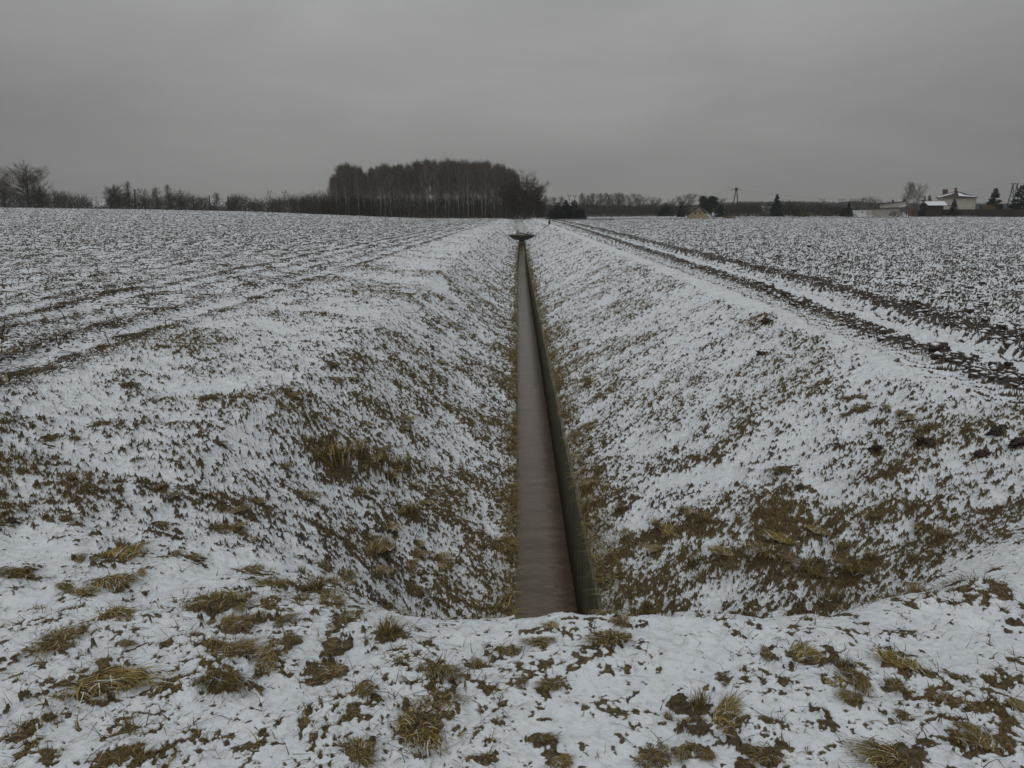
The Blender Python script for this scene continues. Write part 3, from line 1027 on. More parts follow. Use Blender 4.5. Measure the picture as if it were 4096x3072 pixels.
def build_weir():
    y = WEIR_Y
    c = float(cx(y))
    L0, R0, L1, R1 = px(2034, 942, y), px(2150, 942, y), px(2052, 957.5, y), px(2134, 957.5, y)
    w = empty('weir', (c, y, ZWATER), label='dark concrete weir slab spanning the ditch with the channel running under it', cat='weir')
    o = np.array([c, y, ZWATER])
    zt, zb = L0[2] - ZWATER, L1[2] - ZWATER
    xs = [L0[0] - c, R0[0] - c, R1[0] - c, L1[0] - c]
    MB().prism([(xs[0], zt), (xs[3], zb), (xs[2], zb), (xs[1], zt)][::-1], 0, 1.6).build('slab', M_CONC, w)
    a, b = SL - .02, .68
    MB().prism([(xs[3] + .1, -.5), (a - .0, -.5), (a, zb - .003), (xs[3] + .1, zb - .003)], .12, 1.5).build('abutment', M_CONC, w)
    MB().prism([(b, -.5), (xs[2] - .1, -.5), (xs[2] - .1, zb - .003), (b, zb - .003)], .12, 1.5).build('abutment', M_CONC, w)
    MB().box(((a + b) / 2, 2.6, (zb - .5) / 2), (b - a + 1.5, .3, zb + .48)).build('back_wall', M_CONC, w)
    # moss and grass cap
    r = np.random.default_rng(2)
    n = 900
    X = r.uniform(xs[0], xs[1], n); Yb = r.uniform(0, 1.5, n)
    V, Fq = ribbons(np.c_[X, Yb, np.full(n, zt - .02)], r.random(n) * 6.28, r.uniform(.5, 1.4, n), r.uniform(.1, .35, n) * np.where(X < .2, 1.2, .7),
                    r.uniform(0, .5, n), r.uniform(.02, .05, n))
    col = np.array([[.13, .12, .04], [.22, .18, .07], [.09, .085, .03], [.16, .15, .05]])[r.integers(0, 4, n)]
    link('grass_cap', mesh_np('grass_cap', V, Fq, cols={'tint': np.repeat(col, 8, 0)}), M_GRASS, w)
    # plank and brush lying on top
    p0, p1 = px(2078, 933, y + .5), px(2120, 943, y + .5)
    pl = MB().bar(p0 + [0, 0, .06], p1 + [0, 0, .06], .09, .09, 4).build('plank', M_WOOD)
    tag(pl, 'grey plank lying aslant on the weir slab', 'plank')
    mb = MB()
    for k in range(16):
        b0 = px(2118 + r.normal(0, 6), 940, y + 1.0 + r.normal(0, .2))
        e = b0 + np.array([r.uniform(-.5, .9), r.normal(0, .3), r.uniform(.15, .7)])
        mb.bar(b0, e, .03, .012, 3)
    tag(mb.build('brushwood', M_WOOD), 'tangle of dark twigs caught behind the weir slab', 'brushwood')
    # stakes and rail up the bank to the marker post
    pb = px(2197, 906, 112.0)
    g = float(zbase(pb[0], 112.0))
    top = px(2197, 883, 112.0)
    MBp = MB().box((pb[0], 112.0, (g + top[2]) / 2 - .1), (.27, .2, top[2] - g + .2))
    MBp.hexa(np.array([[x, yy, z] for z, q in ((top[2], .135), (top[2] + .06, .09)) for yy in (112 - q * .74, 112 + q * .74) for x in (pb[0] - q, pb[0] + q)]))
    tag(MBp.build('marker_post', M_CONC), 'short dark concrete post standing on the right rim above the weir', 'post')
    a0, a1 = px(2161, 930, 109.5), px(2194, 905, 110.5)
    m = MB()
    for k in range(6):
        f0, f1 = k / 6, (k + .8) / 6
        q0, q1 = a0 + (a1 - a0) * f0, a0 + (a1 - a0) * f1
        for q in (q0, q1): q[2] = float(zbase(q[0], q[1])) + .03
        m.bar(q0, q1, .06, .06, 4)
    tag(m.build('kerb_edge', M_CONC), 'dark concrete edging running up the bank from the weir to the post', 'edging')


build_weir()

# ------------------------------------------------------------------ trees
def tubes(A, B, ra, rb, k=4):
    """many tapered tubes at once"""
    A, B = np.asarray(A, float), np.asarray(B, float)
    n = len(A)
    d = B - A
    d /= np.linalg.norm(d, axis=1)[:, None] + 1e-9
    ref = np.where(np.abs(d[:, 2:3]) < .9, np.array([[0, 0, 1.0]]), np.array([[1.0, 0, 0]]))
    u = np.cross(d, ref)
    u /= np.linalg.norm(u, axis=1)[:, None]
    w = np.cross(d, u)
    an = np.arange(k) * 2 * math.pi / k
    ring = np.cos(an)[None, :, None] * u[:, None] + np.sin(an)[None, :, None] * w[:, None]
    V = np.concatenate([A[:, None] + ring * np.asarray(ra)[:, None, None], B[:, None] + ring * np.asarray(rb)[:, None, None]], 1).reshape(-1, 3)
    i = np.arange(n)[:, None] * 2 * k
    a = np.arange(k)[None]
    b = (a + 1) % k
    return V, np.stack([i + a, i + b, i + b + k, i + a + k], -1).reshape(-1, 4)


def slivers(A, B, w, r):
    """thin twig triangles"""
    d = B - A
    side = np.cross(d, r.normal(size=d.shape))
    side /= np.linalg.norm(side, axis=1)[:, None] + 1e-9
    V = np.stack([A - side * w[:, None] / 2, A + side * w[:, None] / 2, B], 1).reshape(-1, 3)
    return V, np.arange(len(V)).reshape(-1, 3)


def bare_tree(seed, h=1.0, w=.3, start=.25, limbs=40, up=.9, twigs=1500, tl=.07, tw=.0022, forks=1, trunk_r=.011, droop=0., prof='oval',
              cols=((.06, .045, .035), (.09, .07, .05)), tipcol=None):
    """unit-height tree: returns trunk mesh and crown mesh"""
    r = np.random.default_rng(seed)
    A, B, RA, RB = [], [], [], []
    axes = []
    for f in range(forks):
        lean = r.normal(0, .012 if forks == 1 else .10, 2)
        z0 = 0 if f == 0 else r.uniform(.05, .3)
        top = h * .97 * (1 if f == 0 else r.uniform(.78, .95))
        pts = [np.array([0, 0, z0])]
        m = 9
        for k in range(1, m + 1):
            z = z0 + (top - z0) * k / m
            o = lean * (z - z0) * (1.6 if forks > 1 else 1) + r.normal(0, .004, 2)
            pts.append(np.array([o[0], o[1], z]))
        pts = np.array(pts)
        axes.append(pts)
        t = np.linspace(0, 1, m + 1)
        rad = trunk_r * (1 - .9 * t) * (1 if f == 0 else .7)
        for k in range(m):
            A.append(pts[k]); B.append(pts[k + 1]); RA.append(rad[k]); RB.append(rad[k + 1])
    LA, LB = [], []
    for i in range(limbs):
        pts = axes[i % forks]
        q = start + (1 - start) * ((i + r.random()) / limbs) * .98
        zz = pts[0, 2] + (pts[-1, 2] - pts[0, 2]) * q if forks > 1 else q * h
        k = np.clip(np.searchsorted(pts[:, 2], zz), 1, len(pts) - 1)
        f = (zz - pts[k - 1, 2]) / (pts[k, 2] - pts[k - 1, 2] + 1e-9)
        p = pts[k - 1] + (pts[k] - pts[k - 1]) * np.clip(f, 0, 1)
        t = (q - start) / (1 - start)
        if prof == 'oval': pr = math.sin(math.pi * min(1, .18 + .80 * t)) ** .7
        elif prof == 'birch': pr = min(1, .35 + t * 2.4) * (1 - t) ** .7 * 1.15
        elif prof == 'column': pr = (1 - t) ** .5 * (.55 + .45 * min(1, t * 5))
        else: pr = (1 - t) ** .6
        ln = (w / 2) * pr * r.uniform(.75, 1.15) + .015
        az = r.random() * 2 * math.pi + i * 2.4
        el = up * r.uniform(.7, 1.25) * (.7 + .7 * t)
        dv = np.array([math.cos(az), math.sin(az), 0])
        prev = p
        L = ln / max(.25, math.cos(min(el, 1.3)))
        L = min(L, ln * 2.6, max(.03, (h * 1.02 - p[2]) / max(.25, math.sin(min(el, 1.5))) * r.uniform(.7, 1.05)))
        for j in range(3):
            e2 = el * (.75 + .25 * j) - droop * j
            nx = prev + (dv * math.cos(e2) + np.array([0, 0, math.sin(e2)])) * L / 3 + r.normal(0, .006, 3)
            A.append(prev); B.append(nx)
            RA.append(trunk_r * .34 * (1 - t * .6) * (1 - j * .28)); RB.append(trunk_r * .34 * (1 - t * .6) * (1 - (j + 1) * .28))
            LA.append(prev); LB.append(nx)
            prev = nx
    LA, LB = np.array(LA), np.array(LB)
    ns = limbs * 5
    sl_ = np.linalg.norm(LB - LA, axis=1)
    pk = r.choice(len(LA), ns, p=sl_ / sl_.sum())
    f = r.random((ns, 1))
    P = LA[pk] + (LB[pk] - LA[pk]) * f
    D = LB[pk] - LA[pk]
    ll = np.linalg.norm(D, axis=1)[:, None]
    D = D / (ll + 1e-9) + r.normal(0, .55, (ns, 3)) + np.array([0, 0, .15 - droop])
    D /= np.linalg.norm(D, axis=1)[:, None]
    Q = P + D * np.minimum(ll * r.uniform(.6, 1.5, (ns, 1)) * np.clip((1.03 * h - P[:, 2:3]) / (.15 * h), .25, 1), .13)
    A += list(P); B += list(Q)
    RA += [trunk_r * .10] * ns; RB += [trunk_r * .05] * ns
    LA, LB = np.r_[LA[2::3], P, P], np.r_[LB[2::3], Q, Q]
    V, Fq = tubes(A, B, np.array(RA), np.maximum(np.array(RB), .0006), 4)
    tm = mesh_np('trunk', V, Fq, True)
    sl_ = np.linalg.norm(LB - LA, axis=1)
    pick = r.choice(len(LA), twigs, p=sl_ / sl_.sum())
    f = r.random((twigs, 1))
    P = LA[pick] + (LB[pick] - LA[pick]) * f
    D = LB[pick] - LA[pick]
    D /= np.linalg.norm(D, axis=1)[:, None] + 1e-9
    D = D * .8 + r.normal(0, .6, (twigs, 3)) + np.array([0, 0, .25 - droop])
    D /= np.linalg.norm(D, axis=1)[:, None]
    Q = P + D * tl * r.uniform(.5, 1.3, (twigs, 1))
    P2 = P + (Q - P) * r.uniform(.4, .95, (twigs, 1))
    D2 = D + r.normal(0, .7, (twigs, 3)) + np.array([0, 0, -droop])
    D2 /= np.linalg.norm(D2, axis=1)[:, None]
    Q2 = P2 + D2 * tl * .6 * r.uniform(.5, 1.2, (twigs, 1))
    P2b = Q
    D3 = D + r.normal(0, .5, (twigs, 3))
    D3 /= np.linalg.norm(D3, axis=1)[:, None]
    Q3 = P2b + D3 * tl * .45
    AA, BB = np.r_[P, P2, P2b], np.r_[Q, Q2, Q3]
    V, Ft = slivers(AA, BB, np.full(len(AA), tw) * r.uniform(.7, 1.4, len(AA)), r)
    kz = h / np.quantile(V[:, 2], .9995)
    V[:, 2] *= kz
    co = np.empty(len(tm.vertices) * 3, dtype=np.float32)
    tm.vertices.foreach_get('co', co)
    co[2::3] *= kz
    tm.vertices.foreach_set('co', co)
    tm.update()
    cols = np.array(cols)
    c = cols[r.integers(0, len(cols), len(AA))] * r.uniform(.8, 1.2, (len(AA), 1))
    if tipcol is not None:
        zt = np.clip((AA[:, 2] / h - .80) / .2, 0, 1)[:, None] * .8
        c = c * (1 - zt) + np.array(tipcol) * zt
    cm = mesh_np('crown', V, Ft, False, cols={'tint': np.repeat(c, 3, 0)})
    return tm, cm


def conifer(seed, w=.45, n=11000, cols=((.012, .022, .014), (.022, .034, .02)), skirt=.02, pw=.85, leaf=.055):
    r = np.random.default_rng(seed)
    tv, tf = tubes([[0, 0, 0], [0, 0, .5]], [[0, 0, .5], [0, 0, .99]], np.array([.016, .009]), np.array([.009, .002]), 5)
    tm = mesh_np('trunk', tv, tf, True)
    nb = 230
    zb = np.sort(r.random(nb) ** 1.25) * (.97 - skirt) + skirt
    azb = r.random(nb) * 6.283
    Rb = (w / 2) * (1 - zb) ** pw * r.uniform(.72, 1.12, nb) + .008
    pk = r.integers(0, nb, n)
    pk = np.where(r.random(n) < .5, pk, r.choice(nb, n, p=Rb / Rb.sum()))
    rho = r.random(n) ** .6
    R = Rb[pk] * rho
    spread = r.normal(0, .16, n) * (.35 + rho * .4)
    az = azb[pk] + spread
    z = zb[pk] - R * .32 + (rho ** 3) * R * .22 + r.normal(0, .006, n)
    P = np.c_[R * np.cos(az), R * np.sin(az), np.maximum(z, .01)]
    d = np.c_[np.cos(az + r.normal(0, .6, n)), np.sin(az + r.normal(0, .6, n)), r.normal(-.25, .35, n)]
    s = leaf * r.uniform(.5, 1.1, n) * (1.05 - .6 * zb[pk])
    Q = P + d * s[:, None]
    V, Ft = slivers(P, Q, s * .55, r)
    cols = np.array(cols)
    c = cols[r.integers(0, len(cols), n)] * r.uniform(.7, 1.25, (n, 1))
    cm = mesh_np('crown', V, Ft, False, cols={'tint': np.repeat(c, 3, 0)})
    return tm, cm


def pine(seed, n=9000):
    r = np.random.default_rng(seed)
    A, B, RA, RB = [[0, 0, 0], [0, 0, .5]], [[0, 0, .5], [.02, 0, .96]], [.02, .013], [.013, .004]
    C = []
    for i in range(26):
        z = r.uniform(.18, .97)
        az = r.random() * 6.28
        R = .30 * (1 - .65 * max(0, z - .4) / .6) * r.uniform(.4, 1)
        e = np.array([R * math.cos(az), R * math.sin(az), z + .05])
        A.append([0, 0, z - .06]); B.append(list(e)); RA.append(.006); RB.append(.003)
        C.append(e)
    C = np.array(C)
    tv, tf = tubes(A, B, np.array(RA), np.array(RB), 5)
    pk = r.integers(0, len(C), n)
    P = C[pk] + r.normal(0, 1, (n, 3)) * np.array([.065, .065, .04])
    Q = P + r.normal(0, 1, (n, 3)) * .03 + np.array([0, 0, .018])
    V, Ft = slivers(P, Q, np.full(n, .016), r)
    c = np.array([[.016, .026, .015], [.026, .038, .022]])[r.integers(0, 2, n)] * r.uniform(.7, 1.2, (n, 1))
    return mesh_np('trunk', tv, tf, True), mesh_np('crown', V, Ft, False, cols={'tint': np.repeat(c, 3, 0)})


def bush(seed, n=1500, cols=((.045, .035, .028), (.06, .05, .038)), leaf=0, flat=1.0, tw=.012):
    """unit-height, unit-radius bush of stems and twigs"""
    r = np.random.default_rng(seed)
    th = r.random(n) * 6.283
    rad = np.sqrt(r.random(n)) * .95
    zt = r.random(n) ** .7 * np.sqrt(np.clip(1 - rad ** 2, .02, 1)) * (1 + .22 * np.sin(th * 3 + seed) * rad)
    P = np.c_[rad * np.cos(th), rad * np.sin(th), zt * .85]
    d = np.c_[np.cos(th) * rad * .4, np.sin(th) * rad * .4, np.full(n, .55)] + r.normal(0, .4, (n, 3))
    Q = P + d * r.uniform(.12, .34, (n, 1))
    Q[:, 2] = np.maximum(Q[:, 2], .02)
    m = 60
    a2 = r.random(m) * 6.283
    P0 = np.c_[np.cos(a2) * .25 * r.random(m), np.sin(a2) * .25 * r.random(m), np.zeros(m)]
    Q0 = np.c_[np.cos(a2), np.sin(a2), np.zeros(m)] * r.uniform(.1, .85, (m, 1)) + np.c_[np.zeros((m, 2)), r.uniform(.5, 1.0, m)]
    A, B = np.r_[P, P0], np.r_[Q, Q0]
    w = np.r_[np.full(n, tw if not leaf else leaf), np.full(m, .02)] * r.uniform(.6, 1.4, n + m)
    V, Ft = slivers(A, B, w, r)
    cols = np.array(cols)
    c = cols[r.integers(0, len(cols), n + m)] * r.uniform(.7, 1.25, (n + m, 1))
    return mesh_np('bush', V, Ft, False, cols={'tint': np.repeat(c, 3, 0)})


M_CROWN = mat_tint('twigs')
M_BARK = simple_mat('dark_bark', (.030, .024, .020), (.07, .058, .048), 12, .9, vscale=(1, 1, .2))
M_BIRCH = simple_mat('birch_bark', (.06, .05, .043), (.38, .355, .32), 9, .8, vscale=(3, 3, 14), lo=.38, hi=.52)
GREY = ((.085, .072, .064), (.065, .054, .048), (.11, .095, .085))
BROWN = ((.060, .042, .034), (.080, .052, .042), (.050, .040, .030))
RED = ((.15, .066, .05), (.16, .09, .06), (.10, .07, .046), (.12, .092, .056))

TREE_SRC = {}


def src(kind):
    """list of (trunk mesh, crown mesh) variants of a kind"""
    if kind in TREE_SRC: return TREE_SRC[kind]
    if kind == 'birch':
        L = [bare_tree(200 + k, w=.24, start=.34, limbs=46, up=1.12, twigs=1700, tl=.042, tw=.0016, trunk_r=.0085, droop=-.12, prof='birch',
                       cols=RED, tipcol=(.085, .085, .042)) for k in range(5)]
        bk = M_BIRCH
    elif kind == 'round':
        L = [bare_tree(300 + k, w=.72, start=.16, limbs=90, up=.42, twigs=7000, tl=.05, tw=.0017, forks=3, trunk_r=.018, cols=BROWN) for k in range(3)]
        bk = M_BARK
    elif kind == 'airy':
        L = [bare_tree(400 + k, w=.46, start=.18, limbs=64, up=.7, twigs=4200, tl=.045, tw=.0015, forks=2, trunk_r=.010, cols=GREY) for k in range(4)]
        bk = M_BARK
    elif kind == 'column':
        L = [bare_tree(500 + k, w=.30, start=.12, limbs=60, up=1.1, twigs=3600, tl=.042, tw=.0017, trunk_r=.010, cols=GREY, prof='column') for k in range(4)]
        bk = M_BARK
    elif kind == 'spruce':
        L = [conifer(600 + k) for k in range(3)]
        bk = M_BARK
    elif kind == 'thuja':
        L = [conifer(650 + k, w=.42, n=10000, pw=.55, cols=((.014, .020, .014), (.022, .028, .018)), leaf=.045) for k in range(2)]
        bk = M_BARK
    elif kind == 'pine':
        L = [pine(700 + k) for k in range(2)]
        bk = M_BARK
    for a, b in L:
        a.materials.append(bk)
        b.materials.append(M_CROWN)
    TREE_SRC[kind] = L
    return L


CNT = [0]


def tree(kind, x, y, h, label, name=None, wscale=1.0, group=None, tone=(1, 1, 1), cat='tree', var=None, sink=.1):
    CNT[0] += 1
    L = src(kind)
    a, b = L[(CNT[0] if var is None else var) % len(L)]
    z = float(zbase(x, y)) - sink
    e = empty(name or {'birch': 'birch_tree', 'spruce': 'spruce_tree', 'thuja': 'conifer_tree', 'pine': 'pine_tree'}.get(kind, 'bare_tree'), (x, y, z),
              CNT[0] * 2.4 % 6.28, label=label, cat=cat, group=group)
    e.scale = (h * wscale, h * wscale, h)
    o = bpy.data.objects.new('trunk', a); COL.objects.link(o); o.parent = e
    o = bpy.data.objects.new('crown', b); COL.objects.link(o); o.parent = e; o.color = (*tone, 1)
    return e


def tree_px(kind, u, vtop, y, label, wpx=None, **kw):
    p = px(u, vtop, y)
    h = p[2] - float(zbase(p[0], y)) + .1
    ws = 1.0
    if wpx:
        base = {'birch': .24, 'round': .78, 'airy': .50, 'column': .31, 'spruce': .45, 'thuja': .42, 'pine': .62}[kind]
        zc = y * CP
        ws = (wpx / 3200 * zc) / (base * h)
    return tree(kind, p[0], y, h, label, wscale=ws, **kw)


# the birch grove across the end of the ditch
def build_grove():
    r = np.random.default_rng(21)
    us = [1290, 1320, 1345, 1362, 1395, 1440, 1452, 1500, 1530, 1570, 1610, 1640, 1680, 1715, 1750, 1790, 1830, 1880, 1960, 2000, 2040, 2065]
    vs = [770, 715, 675, 648, 650, 662, 690, 655, 650, 655, 655, 648, 638, 632, 640, 628, 630, 640, 640, 648, 662, 690]
    n = 0
    for u_, v_, y_ in ((1318, 770, 227), (1332, 712, 229), (1346, 690, 228), (1358, 652, 230), (1372, 648, 233), (1388, 646, 231), (1404, 652, 236), (2070, 690, 228), (2052, 668, 231)):
        tree_px('birch', u_, v_, y_, 'slender bare birch at an end of the grove, lower than its middle', group='birches at the ends of the grove')
    for row, (yy, cnt) in enumerate([(226, 26), (231, 28), (237, 30), (244, 30), (252, 28)]):
        for k in range(cnt):
            u = 1322 + (2075 - 1322) * (k + r.uniform(.1, .9)) / cnt
            y = yy + r.uniform(-2.2, 2.2)
            v = np.interp(u, us, vs) + abs(r.normal(0, 14)) - 6 + (0 if row else 10 * (r.random() < .4))
            front = row == 0
            tone = np.array([1, 1, 1]) * r.uniform(.7, 1.05)
            tree_px('birch', u, v, y, 'pale-trunked birch in the front row of the grove, bare reddish twigs' if front
                    else 'slender bare birch inside the dense grove behind the front row', wpx=None,
                    group='birches in the front of the grove' if front else 'birches deep in the grove', tone=tone)
            n += 1


build_grove()
tree_px('round', 2098, 676, 222, 'broad dark bare tree standing at the right end of the birch grove', wpx=170, tone=(.85, .74, .68), sink=.2)
tree_px('round', 2148, 735, 224, 'rounded bare tree hugging the right flank of the broad dark tree', wpx=80, tone=(.7, .64, .6))
tree_px('round', 2050, 745, 226, 'smaller rounded bare tree tucked between the grove and the broad tree', wpx=100, tone=(.7, .64, .6))


def twig_mass(name, us, vtop, y0, y1, n, label, cat, cols, wl=(.4, 1.3), ww=.055, seed=1, z0=0.0, lumps=.25, up=1.0):
    """a tangle of brush one could not count: stems and twigs filling a strip"""
    r = np.random.default_rng(seed)
    u = r.uniform(us[0], us[-1], n)
    y = r.uniform(y0, y1, n)
    vt = np.interp(u, us, vtop) if len(us) > 1 else vtop
    x = (u - 2048) / 3200 * y * CP
    g = zbase(x, y)
    top = EYE + (850 - vt) / 3200 * y * 1.0
    H = np.clip(top - g, .3, None) * (1 + lumps * fbm(x, y, .16, 4, seed + 5, .7) * .8)
    z = g + H * r.random(n) ** 1.05 * .95
    P = np.c_[x, y, z]
    d = r.normal(0, .5, (n, 3)) + np.array([0, 0, up])
    Q = P + d * r.uniform(wl[0], wl[1], (n, 1)) * np.clip(H / 4, .3, 1.2)[:, None]
    Q[:, 2] = np.minimum(Q[:, 2], g + H * 1.12)
    V, Ft = slivers(P, Q, ww * r.uniform(.6, 1.5, n), r)
    cols = np.array(cols)
    c = cols[r.integers(0, len(cols), n)] * r.uniform(.65, 1.35, (n, 1))
    o = link(name, mesh_np(name, V, Ft, False, cols={'tint': np.repeat(c, 3, 0)}), M_CROWN)
    return tag(o, label, cat, kind='stuff')


DK = ((.030, .026, .020), (.042, .035, .026), (.034, .036, .022), (.05, .036, .028))
twig_mass('undergrowth', [1290, 1330, 1500, 1700, 1900, 2100, 2180], [795, 796, 792, 796, 790, 788, 815], 227, 254, 46000,
          'dark brushy undergrowth filling the foot of the birch grove', 'undergrowth', DK, seed=31, ww=.06)
tree_px('round', 2118, 700, 225, 'dense bare tree close behind the broad dark tree', wpx=95, tone=(.85, .76, .7))
twig_mass('front_brush', [1300, 1400, 1600, 1800, 2000, 2060, 2130], [812, 826, 818, 828, 820, 815, 840], 222.5, 226, 15000,
          'dark greenish brush in front of the birch trunks', 'undergrowth', DK, seed=32, ww=.05, wl=(.3, 1.0))
twig_mass('grass_fringe', [1560, 1850, 2060], [866, 870, 876], 222, 225, 2500, 'rusty dead grass along the foot of the grove', 'grass',
          ((.13, .075, .045), (.09, .06, .035), (.16, .10, .05)), wl=(.2, .5), ww=.05, seed=33)
# scrub along the left field's far edge
twig_mass('scrub', [-60, 60, 180, 260, 330, 366, 372, 425, 432, 480, 560, 640, 700, 800, 838, 842, 905, 912, 980, 1030, 1090, 1180, 1230, 1310],
          [775, 780, 788, 790, 796, 805, 828, 828, 800, 790, 800, 795, 785, 800, 805, 822, 822, 806, 800, 808, 803, 795, 798, 790], 232, 258, 60000,
          'tangled bare scrub along the far edge of the left field', 'scrub', DK, seed=35, ww=.05, wl=(.35, 1.2), lumps=.3)
twig_mass('low_brush', [1200, 1290, 1400, 1500], [806, 795, 800, 815], 224, 240, 11000, 'dark low brush at the left foot of the grove', 'undergrowth', DK, seed=37, ww=.055, wl=(.35, 1.2))

LT = [  # left skyline: kind, u, vtop, y, width px, tone, label
 ('round', 95, 642, 236, 165, 1.35, 'tallest bare tree on the left skyline, broad dark crown'),
 ('round', 5, 690, 240, 110, 1.6, 'bare tree cut by the left frame edge beside the tall dark-crowned tree'),
 ('airy', 130, 665, 240, 90, 1.2, 'slender bare tree growing against the right flank of the tallest left tree'),
 ('round', 165, 740, 238, 60, .9, 'low dark tree below the right side of the tallest left tree'),
 ('airy', 215, 755, 246, 40, 1.1, 'small grey sapling rising from scrub right of the tallest tree'),
 ('airy', 245, 760, 246, 40, 1.1, 'second small grey sapling in the scrub before the blue-roofed house'),
 ('round', 470, 732, 240, 85, .9, 'medium bare tree with rounded crown just behind the two dark poles'),
 ('round', 438, 742, 242, 55, .95, 'smaller bare tree leaning on the left of the rounded medium tree'),
 ('column', 510, 722, 242, 34, 1.1, 'thin tall sapling right of the rounded medium tree'),
 ('airy', 575, 748, 242, 60, 1.1, 'bare twiggy tree right of the stout lone pole'),
 ('column', 622, 745, 246, 42, 1.2, 'thin pale sapling midway along the left scrub'),
 ('column', 671, 733, 246, 34, 1.2, 'tallest thin sapling, beside the utility pole with crossarms'),
 ('airy', 700, 778, 242, 70, .95, 'low spreading bare tree around the foot of the crossarm pole'),
 ('airy', 770, 785, 244, 70, 1.0, 'low bare tree right of the crossarm pole'),
 ('column', 862, 766, 246, 34, 1.1, 'thin bare sapling just right of the plain dark pole'),
 ('round', 923, 783, 242, 50, .95, 'small round bare tree right of the gap with the grey house'),
 ('airy', 957, 772, 246, 44, 1.05, 'pale wispy sapling over the scrub before the distant pylons'),
 ('round', 1020, 802, 300, 50, .9, 'small dark tree in the scrub left of the two pylons'),
 ('round', 1110, 792, 250, 80, .8, 'dark rounded bush-like tree below the two pylons'),
 ('round', 1180, 787, 262, 60, .8, 'dark rounded tree right of the two pylons'),
 ('round', 1222, 798, 262, 50, .85, 'low dark tree between the pylons and the grove'),
]
for k, u, v, y, w, tn, lb in LT:
    tree_px(k, u, v, y, lb, wpx=w, tone=(tn, tn, tn))

